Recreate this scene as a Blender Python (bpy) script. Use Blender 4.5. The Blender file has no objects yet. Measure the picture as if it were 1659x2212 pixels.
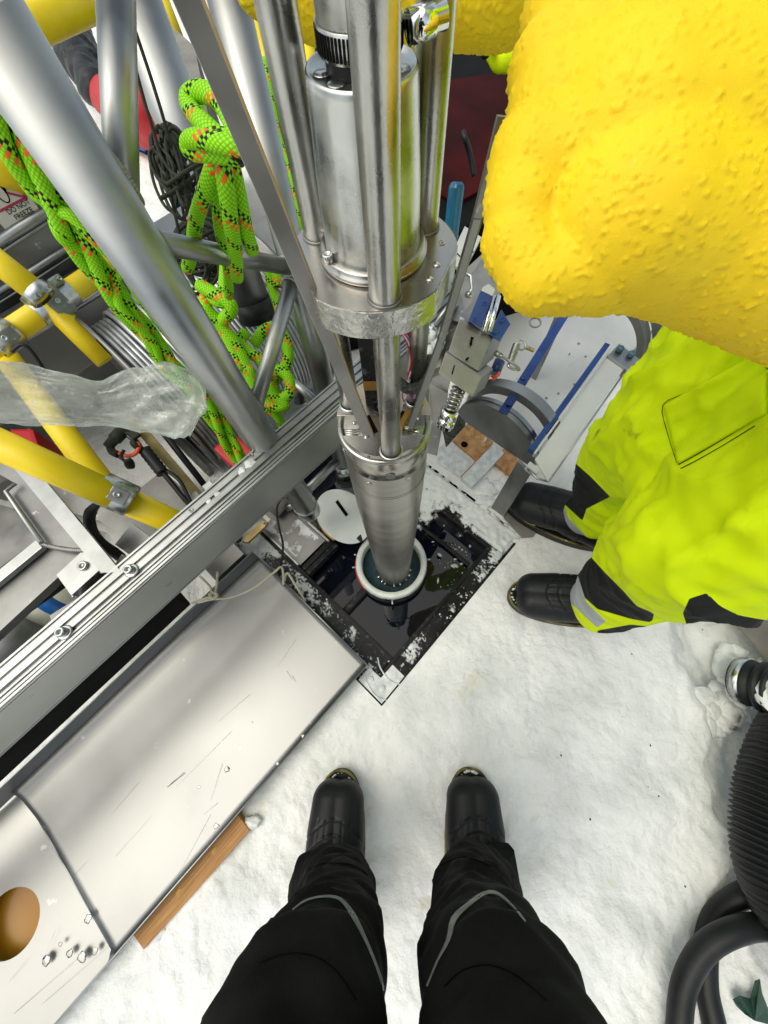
import bpy, bmesh, math, random
from mathutils import Vector, Matrix, noise
random.seed(7)
PI = math.pi
sc = bpy.context.scene
COL = sc.collection

# ------------------------------------------------------------------ camera
FPX, CX, CY, CAMH = 830.0, 829.5, 1106.0, 1.2          # sketch units: the picture is 1659 x 2212
DOWN = Vector((34.5, 344.0, 830.0)).normalized()        # world down seen in camera axes (x right, y down, z forward)
_Z = -DOWN
_Y = Vector((0, -1, 0)); _Y = (_Y - _Z * _Y.dot(_Z)).normalized()
_X = _Y.cross(_Z)
CAM = Vector((0, 0, CAMH))
def c2w(v): return Vector((_X.dot(v), _Y.dot(v), _Z.dot(v)))
cam_d = bpy.data.cameras.new('camera'); cam = bpy.data.objects.new('camera', cam_d); COL.objects.link(cam)
rx, ry, rz = c2w(Vector((1, 0, 0))), c2w(Vector((0, -1, 0))), c2w(Vector((0, 0, -1)))
cam.matrix_world = Matrix(((rx.x, ry.x, rz.x, 0), (rx.y, ry.y, rz.y, 0), (rx.z, ry.z, rz.z, CAMH), (0, 0, 0, 1)))
cam_d.sensor_fit = 'VERTICAL'; cam_d.sensor_height = 36.0; cam_d.sensor_width = 27.0
cam_d.lens = 36.0 * FPX / 2212.0
cam_d.clip_start = 0.01; cam_d.clip_end = 500
sc.camera = cam

# ------------------------------------------------------------------ sky and sun (bright overcast)
SUN_EL, SUN_AZ = math.radians(64), math.radians(-108)     # azimuth from +Y towards +X
w = bpy.data.worlds.new('World'); sc.world = w; w.use_nodes = True
nt = w.node_tree; nt.nodes.clear()
sky = nt.nodes.new('ShaderNodeTexSky'); sky.sky_type = 'NISHITA'; sky.sun_disc = False
sky.sun_elevation = SUN_EL; sky.sun_rotation = SUN_AZ; sky.dust_density = 3.0; sky.air_density = 1.0
hs = nt.nodes.new('ShaderNodeHueSaturation'); hs.inputs['Saturation'].default_value = 0.55; hs.inputs['Value'].default_value = 1.0
tc = nt.nodes.new('ShaderNodeTexCoord')
cl = nt.nodes.new('ShaderNodeTexNoise'); cl.inputs['Scale'].default_value = 1.6; cl.inputs['Detail'].default_value = 4
cr = nt.nodes.new('ShaderNodeValToRGB'); cr.color_ramp.elements[0].position = 0.38; cr.color_ramp.elements[1].position = 0.66
cr.color_ramp.elements[0].color = (0.66, 0.7, 0.68, 1); cr.color_ramp.elements[1].color = (1.32, 1.33, 1.22, 1)
mx = nt.nodes.new('ShaderNodeMix'); mx.data_type = 'RGBA'; mx.blend_type = 'MULTIPLY'; mx.inputs['Factor'].default_value = 1.0
bg = nt.nodes.new('ShaderNodeBackground'); bg.inputs['Strength'].default_value = 0.15
out = nt.nodes.new('ShaderNodeOutputWorld')
nt.links.new(sky.outputs[0], hs.inputs['Color']); nt.links.new(tc.outputs['Generated'], cl.inputs['Vector'])
nt.links.new(cl.outputs[0], cr.inputs[0]); nt.links.new(hs.outputs[0], mx.inputs['A']); nt.links.new(cr.outputs[0], mx.inputs['B'])
nt.links.new(mx.outputs['Result'], bg.inputs['Color']); nt.links.new(bg.outputs[0], out.inputs['Surface'])
sl = bpy.data.lights.new('sun', 'SUN'); sl.energy = 1.15; sl.angle = math.radians(85); sl.color = (1, 0.91, 0.76)
sun = bpy.data.objects.new('sun', sl); COL.objects.link(sun)
sdir = Vector((math.sin(SUN_AZ) * math.cos(SUN_EL), math.cos(SUN_AZ) * math.cos(SUN_EL), math.sin(SUN_EL)))
sun.rotation_euler = sdir.to_track_quat('Z', 'Y').to_euler()
sc.view_settings.view_transform = 'Standard'; sc.view_settings.look = 'None'
sc.view_settings.exposure = 0.42; sc.view_settings.gamma = 1.0
try: sc.view_settings.use_curve_mapping = False
except Exception: pass

# ------------------------------------------------------------------ measuring helpers
def ray(u, v): return c2w(Vector((u - CX, v - CY, FPX))) / FPX
def at(u, v, h=0.0):                                    # where a sight line meets height h
    r = ray(u, v); return CAM + r * ((h - CAMH) / r.z)
def dp(u, v, z): return CAM + ray(u, v) * z             # a point z metres away along the view axis
ANG = math.radians(48.3)
EA = Vector((math.cos(ANG), math.sin(ANG), 0)); EB = Vector((-math.sin(ANG), math.cos(ANG), 0)); UP = Vector((0, 0, 1))
ORI = at(825, 1525, 0)
def F(a, b, h=0.0): return ORI + EA * a + EB * b + UP * h   # rig axes: a along the rail, b across it

# ------------------------------------------------------------------ materials
MATS = {}
def mat(name, c1, c2=None, rough=0.5, metal=0.0, scale=8.0, stretch=(1, 1, 1), bump=0.0, bscale=None, rvar=0.0,
        spec=0.5, detail=5, ramp=(0.35, 0.65), trans=0.0, alpha=1.0, sss=0.0, bdist=0.002, coat=0.0, spots=None):
    m = bpy.data.materials.new(name); m.use_nodes = True; n = m.node_tree.nodes; l = m.node_tree.links
    p = n['Principled BSDF']; p.inputs['Roughness'].default_value = rough; p.inputs['Metallic'].default_value = metal
    p.inputs['Specular IOR Level'].default_value = spec; p.inputs['Transmission Weight'].default_value = trans
    p.inputs['Alpha'].default_value = alpha; p.inputs['Coat Weight'].default_value = coat
    p.inputs['Subsurface Weight'].default_value = sss
    if sss: p.inputs['Subsurface Scale'].default_value = 0.02
    t = n.new('ShaderNodeTexCoord'); mp = n.new('ShaderNodeMapping'); mp.inputs['Scale'].default_value = stretch
    l.new(t.outputs['Object'], mp.inputs[0])
    nz = n.new('ShaderNodeTexNoise'); nz.inputs['Scale'].default_value = scale; nz.inputs['Detail'].default_value = detail
    l.new(mp.outputs[0], nz.inputs['Vector'])
    rp = n.new('ShaderNodeValToRGB'); rp.color_ramp.elements[0].position = ramp[0]; rp.color_ramp.elements[1].position = ramp[1]
    rp.color_ramp.elements[0].color = (*c1, 1); rp.color_ramp.elements[1].color = (*(c2 or c1), 1)
    l.new(nz.outputs[0], rp.inputs[0])
    csock = rp.outputs[0]
    if spots:                                            # (colour, scale, threshold): dirt or droplets
        n2 = n.new('ShaderNodeTexNoise'); n2.inputs['Scale'].default_value = spots[1]; n2.inputs['Detail'].default_value = 6
        l.new(t.outputs['Object'], n2.inputs['Vector'])
        r2 = n.new('ShaderNodeValToRGB'); r2.color_ramp.elements[0].position = spots[2]; r2.color_ramp.elements[1].position = spots[2] + 0.06
        l.new(n2.outputs[0], r2.inputs[0])
        mm = n.new('ShaderNodeMix'); mm.data_type = 'RGBA'; mm.inputs['B'].default_value = (*spots[0], 1)
        l.new(r2.outputs[0], mm.inputs['Factor']); l.new(csock, mm.inputs['A']); csock = mm.outputs['Result']
    l.new(csock, p.inputs['Base Color'])
    if rvar:
        mr = n.new('ShaderNodeMapRange'); mr.inputs['To Min'].default_value = rough - rvar; mr.inputs['To Max'].default_value = rough + rvar
        mr.inputs['From Min'].default_value = 0.3; mr.inputs['From Max'].default_value = 0.7
        l.new(nz.outputs[0], mr.inputs[0]); l.new(mr.outputs[0], p.inputs['Roughness'])
    if bump:
        nb = n.new('ShaderNodeTexNoise'); nb.inputs['Scale'].default_value = bscale or scale * 4; nb.inputs['Detail'].default_value = 4
        l.new(mp.outputs[0], nb.inputs['Vector'])
        b = n.new('ShaderNodeBump'); b.inputs['Strength'].default_value = bump; b.inputs['Distance'].default_value = bdist
        l.new(nb.outputs[0], b.inputs['Height']); l.new(b.outputs[0], p.inputs['Normal'])
    MATS[name] = m; return m

mat('snow', (0.88, 0.885, 0.855), (0.62, 0.645, 0.62), rough=0.75, scale=6.5, ramp=(0.42, 0.78), bump=0.9, bscale=48, bdist=0.007, detail=12, spots=((0.7, 0.69, 0.6), 7.5, 0.665))
mat('snow_clean', (0.86, 0.87, 0.85), (0.72, 0.74, 0.72), rough=0.7, scale=30, bump=0.6, bscale=140, bdist=0.003)
mat('slush', (0.55, 0.58, 0.58), (0.8, 0.82, 0.8), rough=0.45, scale=50, bump=0.4, bscale=160, bdist=0.003)
mat('alu', (0.32, 0.33, 0.32), (0.45, 0.46, 0.45), rough=0.36, metal=1, scale=14, rvar=0.06, bump=0.05, bscale=200, bdist=0.001)
mat('alu_tube', (0.29, 0.3, 0.295), (0.42, 0.43, 0.42), rough=0.38, metal=1, scale=9, rvar=0.1, bump=0.09, bscale=60, bdist=0.0012, spots=((0.35, 0.36, 0.38), 40, 0.7))
mat('alu_sheet', (0.27, 0.272, 0.265), (0.37, 0.37, 0.36), rough=0.42, metal=1, scale=3.5, rvar=0.08, bump=0.06, bscale=90, bdist=0.001, spots=((0.45, 0.45, 0.44), 26, 0.7))
mat('alu_dull', (0.2, 0.2, 0.19), (0.32, 0.32, 0.305), rough=0.45, metal=0.85, scale=10, rvar=0.08, bump=0.08, bscale=120, bdist=0.001, spots=((0.62, 0.62, 0.6), 34, 0.68))
mat('rail_side', (0.4, 0.41, 0.39), (0.48, 0.49, 0.47), rough=0.42, metal=0.9, scale=5, stretch=(1, 1, 1), rvar=0.05, bump=0.05, bscale=80, bdist=0.001, spots=((0.3, 0.3, 0.3), 30, 0.7))
mat('steel', (0.36, 0.36, 0.34), (0.52, 0.52, 0.49), rough=0.3, metal=1, scale=30, rvar=0.07, bump=0.22, bscale=420, bdist=0.0006)
mat('steel_barrel', (0.37, 0.36, 0.33), (0.46, 0.45, 0.42), rough=0.34, metal=1, scale=6, stretch=(1, 1, 10), rvar=0.04, bump=0.05, bscale=60, bdist=0.0004)
mat('steel_plate', (0.42, 0.4, 0.37), (0.54, 0.52, 0.48), rough=0.27, metal=1, scale=10, rvar=0.07, bump=0.12, bscale=50, bdist=0.001)
mat('steel_wet', (0.42, 0.42, 0.4), (0.6, 0.6, 0.57), rough=0.25, metal=1, scale=18, rvar=0.08, bump=0.9, bscale=160, bdist=0.0016)
mat('galv', (0.4, 0.415, 0.4), (0.6, 0.61, 0.59), rough=0.3, metal=1, scale=45, rvar=0.1, bump=0.12, bscale=120, bdist=0.0008, ramp=(0.4, 0.6))
mat('chrome', (0.8, 0.8, 0.78), (0.8, 0.8, 0.78), rough=0.1, metal=1)
mat('bar_light', (0.34, 0.33, 0.31), (0.46, 0.44, 0.42), rough=0.4, metal=0.85, scale=12, rvar=0.08, bump=0.1, bscale=90, spots=((0.25, 0.24, 0.22), 40, 0.66))
mat('bar_grey', (0.2, 0.2, 0.195), (0.3, 0.3, 0.29), rough=0.4, metal=0.8, scale=12, rvar=0.08, spots=((0.5, 0.5, 0.5), 60, 0.7))
mat('brown_edge', (0.3, 0.2, 0.06), (0.42, 0.28, 0.08), rough=0.5, scale=40, bump=0.2)
mat('yellow_paint', (0.8, 0.58, 0.0), (0.87, 0.66, 0.005), rough=0.42, scale=20, bump=0.12, bscale=500, bdist=0.0004, spots=((0.25, 0.18, 0.05), 38, 0.74))
mat('yellow_glove', (0.85, 0.58, 0.001), (0.88, 0.63, 0.002), rough=0.7, scale=25, bump=0.3, bscale=900, bdist=0.0006, sss=0.1, spots=((0.92, 0.8, 0.35), 60, 0.74))
mat('seam_green', (0.07, 0.1, 0.0), rough=0.8, spec=0.05)
mat('hivis', (0.62, 0.8, 0.0), (0.72, 0.88, 0.0), rough=0.7, scale=6, bump=0.25, bscale=600, bdist=0.0005, spec=0.2, spots=((0.22, 0.3, 0.02), 13, 0.7))
MATS['hivis_plain'] = MATS['hivis'].copy()
mat('black_cloth', (0.006, 0.0065, 0.0065), (0.012, 0.012, 0.0115), rough=0.8, scale=12, bump=0.4, bscale=300, bdist=0.001, spec=0.12)
mat('black_cloth_snow', (0.006, 0.006, 0.006), (0.011, 0.011, 0.0105), rough=0.8, scale=12, bump=0.4, bscale=300, bdist=0.001, spec=0.12, spots=((0.2, 0.2, 0.195), 90, 0.77))
mat('piping', (0.13, 0.14, 0.135), (0.25, 0.26, 0.25), rough=0.5, scale=40, bump=0.3, bscale=80)
mat('reflective', (0.32, 0.34, 0.34), (0.5, 0.52, 0.51), rough=0.35, metal=0.3, scale=30, bump=0.3, bscale=80)
mat('rubber', (0.007, 0.008, 0.009), (0.015, 0.016, 0.017), rough=0.45, scale=18, bump=0.15, bscale=90, spec=0.3)
mat('boot_rubber', (0.007, 0.008, 0.009), (0.015, 0.016, 0.017), rough=0.45, scale=12, bump=0.15, bscale=200, spec=0.3, spots=((0.6, 0.6, 0.58), 55, 0.77))
mat('boot_sole', (0.05, 0.045, 0.012), (0.3, 0.25, 0.05), rough=0.6, scale=30, spots=((0.75, 0.76, 0.74), 30, 0.62))
mat('black_plastic', (0.008, 0.008, 0.009), (0.016, 0.016, 0.018), rough=0.3, scale=12, rvar=0.1, bump=0.15, bscale=40, spec=0.16, spots=((0.06, 0.065, 0.065), 70, 0.6))
mat('black_matte', (0.003, 0.003, 0.003), (0.006, 0.006, 0.006), rough=0.7, scale=20, spec=0.08)
mat('dark_red', (0.05, 0.003, 0.003), (0.012, 0.001, 0.001), rough=0.7, scale=3.5, spec=0.08, spots=((0.2, 0.16, 0.15), 90, 0.78))
mat('red', (0.5, 0.012, 0.02), (0.36, 0.008, 0.014), rough=0.5, scale=6, bump=0.3, bscale=14, bdist=0.01)
mat('blue', (0.008, 0.03, 0.15), (0.014, 0.055, 0.22), rough=0.32, scale=14, rvar=0.08, bump=0.1)
mat('teal_bolt', (0.03, 0.09, 0.12), (0.06, 0.14, 0.17), rough=0.45, scale=60)
mat('white_plastic', (0.55, 0.6, 0.57), (0.68, 0.72, 0.69), rough=0.42, scale=10, bump=0.12, bscale=60)
mat('cream', (0.68, 0.67, 0.55), (0.75, 0.74, 0.62), rough=0.45, scale=8)
mat('blue_tape', (0.01, 0.1, 0.36), (0.015, 0.13, 0.42), rough=0.4, scale=20)
mat('ring_white', (0.62, 0.66, 0.6), (0.75, 0.78, 0.72), rough=0.4, scale=40, bump=0.15, bscale=120)
mat('cord_dark', (0.01, 0.014, 0.007), (0.022, 0.028, 0.014), rough=0.8, scale=200, bump=0.5, bscale=700)
mat('cord_beige', (0.5, 0.47, 0.34), (0.6, 0.57, 0.42), rough=0.8, scale=80)
mat('brass', (0.36, 0.27, 0.1), (0.5, 0.4, 0.2), rough=0.35, metal=0.9, scale=30)
mat('bronze_block', (0.25, 0.13, 0.025), (0.36, 0.2, 0.045), rough=0.4, metal=0.4, scale=30)
mat('fleece_dark', (0.02, 0.02, 0.018), (0.09, 0.09, 0.085), rough=0.95, scale=160, bump=1.0, bscale=260, bdist=0.004)
mat('chipboard', (0.36, 0.16, 0.045), (0.6, 0.34, 0.14), rough=0.7, scale=60, bump=0.4, bscale=130, spots=((0.75, 0.7, 0.65), 26, 0.68))
mat('sheet_white', (0.48, 0.49, 0.47), (0.6, 0.61, 0.58), rough=0.38, scale=5, metal=0.25, rvar=0.08, bump=0.12, bscale=45, spots=((0.42, 0.42, 0.4), 38, 0.71))
mat('cable_steel', (0.4, 0.42, 0.43), (0.6, 0.62, 0.63), rough=0.35, metal=0.7, scale=20)
mat('sign_white', (0.62, 0.6, 0.52), (0.7, 0.68, 0.6), rough=0.5)
mat('sign_red', (0.42, 0.04, 0.1), (0.42, 0.04, 0.1), rough=0.5)
mat('ink', (0.003, 0.003, 0.003), (0.006, 0.006, 0.006), rough=0.8, spec=0.05)
mat('wet', (0.22, 0.22, 0.21), (0.32, 0.32, 0.31), rough=0.3, metal=0.95, scale=60)
mat('green_print', (0.01, 0.22, 0.12), (0.01, 0.22, 0.12), rough=0.5)
mat('orange', (0.75, 0.1, 0.02), (0.75, 0.1, 0.02), rough=0.5)
mat('wire_red', (0.5, 0.01, 0.015), rough=0.35); mat('wire_white', (0.75, 0.7, 0.68), rough=0.35)
mat('wire_purple', (0.2, 0.06, 0.3), rough=0.35); mat('wire_pink', (0.6, 0.25, 0.3), rough=0.35)
mat('dark_green', (0.01, 0.045, 0.03), (0.02, 0.07, 0.045), rough=0.6, scale=30)
mat('tarp', (0.16, 0.15, 0.13), (0.25, 0.24, 0.21), rough=0.6, scale=8, bump=0.4, bscale=20, bdist=0.01)
mat('acrylic', (0.02, 0.14, 0.26), (0.03, 0.2, 0.36), rough=0.1, trans=0.5)
mat('amber', (0.42, 0.17, 0.004), (0.55, 0.26, 0.01), rough=0.3, scale=4, detail=1)

def wood_mat():
    m = mat('wood', (0.5, 0.24, 0.06), (0.62, 0.34, 0.1), rough=0.6)
    n = m.node_tree.nodes; l = m.node_tree.links; p = n['Principled BSDF']
    t = n.new('ShaderNodeTexCoord'); vr = n.new('ShaderNodeVectorRotate'); vr.rotation_type = 'Z_AXIS'; vr.inputs['Angle'].default_value = -ANG
    mp = n.new('ShaderNodeMapping'); mp.inputs['Scale'].default_value = (2.0, 60, 20)
    nz = n.new('ShaderNodeTexNoise'); nz.inputs['Scale'].default_value = 5.0; nz.inputs['Detail'].default_value = 5; nz.inputs['Distortion'].default_value = 0.6
    r = n.new('ShaderNodeValToRGB'); r.color_ramp.elements[0].color = (0.3, 0.12, 0.025, 1); r.color_ramp.elements[1].color = (0.52, 0.27, 0.07, 1); r.color_ramp.elements[0].position = 0.3; r.color_ramp.elements[1].position = 0.7
    l.new(t.outputs['Object'], vr.inputs['Vector']); l.new(vr.outputs[0], mp.inputs[0]); l.new(mp.outputs[0], nz.inputs[0]); l.new(nz.outputs[0], r.inputs[0])
    l.new(r.outputs[0], p.inputs['Base Color'])
    b = n.new('ShaderNodeBump'); b.inputs['Strength'].default_value = 0.3; b.inputs['Distance'].default_value = 0.001
    l.new(nz.outputs[0], b.inputs['Height']); l.new(b.outputs[0], p.inputs['Normal'])
wood_mat()

def rope_mat(name, base1, base2, pitch=0.0056, around=11, flecks=True):
    m = bpy.data.materials.new(name); m.use_nodes = True; n = m.node_tree.nodes; l = m.node_tree.links
    p = n['Principled BSDF']; p.inputs['Roughness'].default_value = 0.6; p.inputs['Specular IOR Level'].default_value = 0.3
    def M(op, a, b=None, c=None):
        x = n.new('ShaderNodeMath'); x.operation = op
        for i, s in enumerate((a, b, c)):
            if s is None: continue
            if isinstance(s, (int, float)): x.inputs[i].default_value = s
            else: l.new(s, x.inputs[i])
        return x.outputs[0]
    uv = n.new('ShaderNodeUVMap'); sp = n.new('ShaderNodeSeparateXYZ'); l.new(uv.outputs[0], sp.inputs[0])
    s = M('DIVIDE', sp.outputs[0], pitch); t = M('MULTIPLY', sp.outputs[1], around)
    A = M('ADD', s, t); B = M('SUBTRACT', s, t)
    fa = M('FRACT', A); fb = M('FRACT', B); ia = M('FLOOR', A); ib = M('FLOOR', B)
    tri = lambda x: M('SUBTRACT', 0.5, M('ABSOLUTE', M('SUBTRACT', x, 0.5)))
    h = M('MULTIPLY', M('SQRT', tri(fa)), M('SQRT', tri(fb)))
    par = M('MODULO', M('ADD', ia, ib), 2)
    hgt = M('ADD', h, M('MULTIPLY', M('ABSOLUTE', par), 0.12))
    cmix = n.new('ShaderNodeMix'); cmix.data_type = 'RGBA'; cmix.inputs['A'].default_value = (*base1, 1); cmix.inputs['B'].default_value = (*base2, 1)
    l.new(M('MULTIPLY', M('MINIMUM', M('MULTIPLY', h, 2.6), 1.0), 1.0), cmix.inputs['Factor']); col = cmix.outputs['Result']
    if flecks:
        k = M('FLOORED_MODULO', ia, 9); q = M('FLOORED_MODULO', ib, 2)
        blk = M('MULTIPLY', M('LESS_THAN', k, 1.5), M('LESS_THAN', M('FLOORED_MODULO', M('ADD', ib, k), 2), 0.5))
        org = M('MULTIPLY', M('MULTIPLY', M('GREATER_THAN', k, 1.5), M('LESS_THAN', k, 3.5)), M('GREATER_THAN', q, 0.5))
        lane = M('FLOORED_MODULO', ib, 14); sel = M('LESS_THAN', lane, 8.5)
        org = M('MULTIPLY', org, sel)
        for fac, c in ((org, (0.95, 0.15, 0.02)), (blk, (0.012, 0.016, 0.01))):
            mm = n.new('ShaderNodeMix'); mm.data_type = 'RGBA'; mm.inputs['B'].default_value = (*c, 1)
            l.new(fac, mm.inputs['Factor']); l.new(col, mm.inputs['A']); col = mm.outputs['Result']
    l.new(col, p.inputs['Base Color'])
    b = n.new('ShaderNodeBump'); b.inputs['Strength'].default_value = 0.8; b.inputs['Distance'].default_value = 0.0012
    l.new(hgt, b.inputs['Height']); l.new(b.outputs[0], p.inputs['Normal'])
    MATS[name] = m
def thin_snow(name, src):
    m = MATS[src].copy(); m.name = name; n = m.node_tree.nodes; l = m.node_tree.links; p = n['Principled BSDF']
    a = n.new('ShaderNodeAttribute'); a.attribute_name = 'cover'; nz = n.new('ShaderNodeTexNoise'); nz.inputs['Scale'].default_value = 260; nz.inputs['Detail'].default_value = 3
    t = n.new('ShaderNodeTexCoord'); l.new(t.outputs['Object'], nz.inputs['Vector'])
    ad = n.new('ShaderNodeMath'); ad.operation = 'ADD'; l.new(a.outputs['Fac'], ad.inputs[0]); l.new(nz.outputs[0], ad.inputs[1])
    mr = n.new('ShaderNodeMapRange'); mr.inputs['From Min'].default_value = 0.55; mr.inputs['From Max'].default_value = 1.15; l.new(ad.outputs[0], mr.inputs[0]); l.new(mr.outputs[0], p.inputs['Alpha'])
    MATS[name] = m
thin_snow('thin_clean', 'snow_clean'); thin_snow('thin_slush', 'slush')
rope_mat('rope', (0.13, 0.38, 0.0), (0.33, 0.8, 0.005))

def water_mat(name, c, rough):
    m = mat(name, c, rough=rough, spec=0.6, bump=0.06, bscale=18, bdist=0.001); return m
water_mat('black_water', (0.003, 0.005, 0.012), 0.015); MATS['black_water'].node_tree.nodes['Principled BSDF'].inputs['IOR'].default_value = 1.36  # slight blue in the base colour stands in for reflected sky
mat('ring_water', (0.022, 0.05, 0.06), (0.04, 0.075, 0.085), rough=0.12, scale=30, bump=0.2, bscale=70)

def bag_mat():
    m = bpy.data.materials.new('clear_bag'); m.use_nodes = True; n = m.node_tree.nodes; l = m.node_tree.links
    n.remove(n['Principled BSDF']); o = n['Material Output']
    tr = n.new('ShaderNodeBsdfTransparent'); tr.inputs[0].default_value = (0.97, 0.98, 0.97, 1)
    gl = n.new('ShaderNodeBsdfGlossy'); gl.inputs['Roughness'].default_value = 0.12; gl.inputs[0].default_value = (0.9, 0.92, 0.9, 1)
    df = n.new('ShaderNodeBsdfTranslucent'); df.inputs[0].default_value = (0.92, 0.94, 0.9, 1)
    d2 = n.new('ShaderNodeBsdfDiffuse'); d2.inputs[0].default_value = (0.85, 0.87, 0.83, 1)
    t = n.new('ShaderNodeTexCoord'); nz = n.new('ShaderNodeTexNoise'); nz.inputs['Scale'].default_value = 6; nz.inputs['Detail'].default_value = 5; nz.inputs['Distortion'].default_value = 1.6
    l.new(t.outputs['Object'], nz.inputs['Vector'])
    mr = n.new('ShaderNodeMapRange'); mr.inputs['From Min'].default_value = 0.35; mr.inputs['From Max'].default_value = 0.7; mr.inputs['To Min'].default_value = 0.1; mr.inputs['To Max'].default_value = 0.5
    l.new(nz.outputs[0], mr.inputs[0])
    a = n.new('ShaderNodeMixShader'); a.inputs[0].default_value = 0.5; l.new(df.outputs[0], a.inputs[1]); l.new(d2.outputs[0], a.inputs[2])
    b = n.new('ShaderNodeMixShader'); l.new(mr.outputs[0], b.inputs[0]); l.new(tr.outputs[0], b.inputs[1]); l.new(a.outputs[0], b.inputs[2])
    lw = n.new('ShaderNodeLayerWeight'); lw.inputs[0].default_value = 0.25
    bm_ = n.new('ShaderNodeBump'); bm_.inputs['Strength'].default_value = 0.35; bm_.inputs['Distance'].default_value = 0.012; l.new(nz.outputs[0], bm_.inputs['Height'])
    l.new(bm_.outputs[0], gl.inputs['Normal']); l.new(bm_.outputs[0], lw.inputs['Normal'])
    mrf = n.new('ShaderNodeMapRange'); mrf.inputs['To Min'].default_value = 0.05; mrf.inputs['To Max'].default_value = 0.55; l.new(lw.outputs['Fresnel'], mrf.inputs[0])
    c = n.new('ShaderNodeMixShader'); l.new(mrf.outputs[0], c.inputs[0]); l.new(b.outputs[0], c.inputs[1]); l.new(gl.outputs[0], c.inputs[2])
    l.new(c.outputs[0], o.inputs['Surface']); MATS['clear_bag'] = m
bag_mat()

# ------------------------------------------------------------------ mesh helpers
def frames(pts):
    n = len(pts); T = []
    for i in range(n):
        a = pts[max(i - 1, 0)]; b = pts[min(i + 1, n - 1)]; T.append((b - a).normalized())
    u = T[0].orthogonal().normalized(); out = []
    for i in range(n):
        u = (u - T[i] * u.dot(T[i]))
        u = u.normalized() if u.length > 1e-9 else T[i].orthogonal().normalized()
        out.append((T[i], u, T[i].cross(u)))
    return out
def spline(P, k=8):
    P = [Vector(p) for p in P]; Q = [P[0] * 2 - P[1]] + P + [P[-1] * 2 - P[-2]]; o = []
    for i in range(1, len(Q) - 2):
        p0, p1, p2, p3 = Q[i - 1:i + 3]
        for j in range(k):
            t = j / k
            o.append(0.5 * ((2 * p1) + (p2 - p0) * t + (2 * p0 - 5 * p1 + 4 * p2 - p3) * t * t + (3 * p1 - p0 - 3 * p2 + p3) * t ** 3))
    o.append(P[-1]); return o
class MB:
    def __init__(s): s.bm = bmesh.new(); s.uv = s.bm.loops.layers.uv.new('UVMap')
    def tube(s, pts, r, n=20, caps=True, smooth=True):
        pts = [Vector(p) for p in pts]; R = r if isinstance(r, (list, tuple)) else [r] * len(pts)
        fr = frames(pts); rings = []; L = 0; Ls = []
        for i, p in enumerate(pts):
            if i: L += (p - pts[i - 1]).length
            Ls.append(L); _, u, v = fr[i]
            rings.append([s.bm.verts.new(p + (u * math.cos(2 * PI * j / n) + v * math.sin(2 * PI * j / n)) * R[i]) for j in range(n)])
        for i in range(len(pts) - 1):
            for j in range(n):
                k = (j + 1) % n
                f = s.bm.faces.new((rings[i][j], rings[i][k], rings[i + 1][k], rings[i + 1][j])); f.smooth = smooth
                for lp, (a, b) in zip(f.loops, ((Ls[i], j), (Ls[i], j + 1), (Ls[i + 1], j + 1), (Ls[i + 1], j))): lp[s.uv].uv = (a, b / n)
        if caps:
            s.bm.faces.new(rings[0][::-1]); s.bm.faces.new(rings[-1])
        return s
    def pipe(s, p0, p1, r0, r1=None, n=40, caps=True): return s.tube([p0, p1], [r0, r0 if r1 is None else r1], n, caps)
    def lathe(s, prof, o, ax=UP, n=48, closed=False):
        ax = Vector(ax).normalized(); u = ax.orthogonal().normalized(); v = ax.cross(u); o = Vector(o); rings = []
        for r, z in prof: rings.append([s.bm.verts.new(o + ax * z + (u * math.cos(2 * PI * j / n) + v * math.sin(2 * PI * j / n)) * max(r, 1e-5)) for j in range(n)])
        m = len(prof)
        for i in range(m if closed else m - 1):
            a, b = rings[i], rings[(i + 1) % m]
            for j in range(n):
                k = (j + 1) % n; f = s.bm.faces.new((a[j], a[k], b[k], b[j])); f.smooth = True
        return s
    def box(s, c, hx, hy, hz, X=None, Y=None, Z=None, bev=0.0):
        c = Vector(c); X = Vector(X or (1, 0, 0)).normalized(); Y = Vector(Y or (0, 1, 0)).normalized(); Z = Vector(Z).normalized() if Z is not None else X.cross(Y).normalized()
        vs = [s.bm.verts.new(c + X * sx * hx + Y * sy * hy + Z * sz * hz) for sx in (-1, 1) for sy in (-1, 1) for sz in (-1, 1)]
        fs = [s.bm.faces.new([vs[i] for i in q]) for q in ((0, 1, 3, 2), (4, 6, 7, 5), (0, 4, 5, 1), (2, 3, 7, 6), (0, 2, 6, 4), (1, 5, 7, 3))]
        if bev:
            es = list({e for f in fs for e in f.edges}); bmesh.ops.bevel(s.bm, geom=es, offset=bev, segments=2, affect='EDGES', profile=0.6)
        return s
    def prism(s, poly, vec, bev=0.0):
        poly = [Vector(p) for p in poly]; vec = Vector(vec); a = [s.bm.verts.new(p) for p in poly]; b = [s.bm.verts.new(p + vec) for p in poly]; n = len(a)
        fs = [s.bm.faces.new(a), s.bm.faces.new(b[::-1])] + [s.bm.faces.new((a[i], b[i], b[(i + 1) % n], a[(i + 1) % n])) for i in range(n)]
        if bev:
            es = list({e for f in fs for e in f.edges}); bmesh.ops.bevel(s.bm, geom=es, offset=bev, segments=2, affect='EDGES', profile=0.6)
        return s
    def ball(s, c, r, sub=2, sq=(1, 1, 1), jit=0.0):
        g = bmesh.ops.create_icosphere(s.bm, subdivisions=sub, radius=1.0)
        for v in g['verts']:
            q = v.co.copy(); k = 1 + jit * noise.noise(q * 1.7 + Vector(c) * 31)
            v.co = Vector(c) + Vector((q.x * sq[0], q.y * sq[1], q.z * sq[2])) * r * k
        for v in g['verts']:
            for f in v.link_faces: f.smooth = True
        return s
BASE = {}
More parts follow.
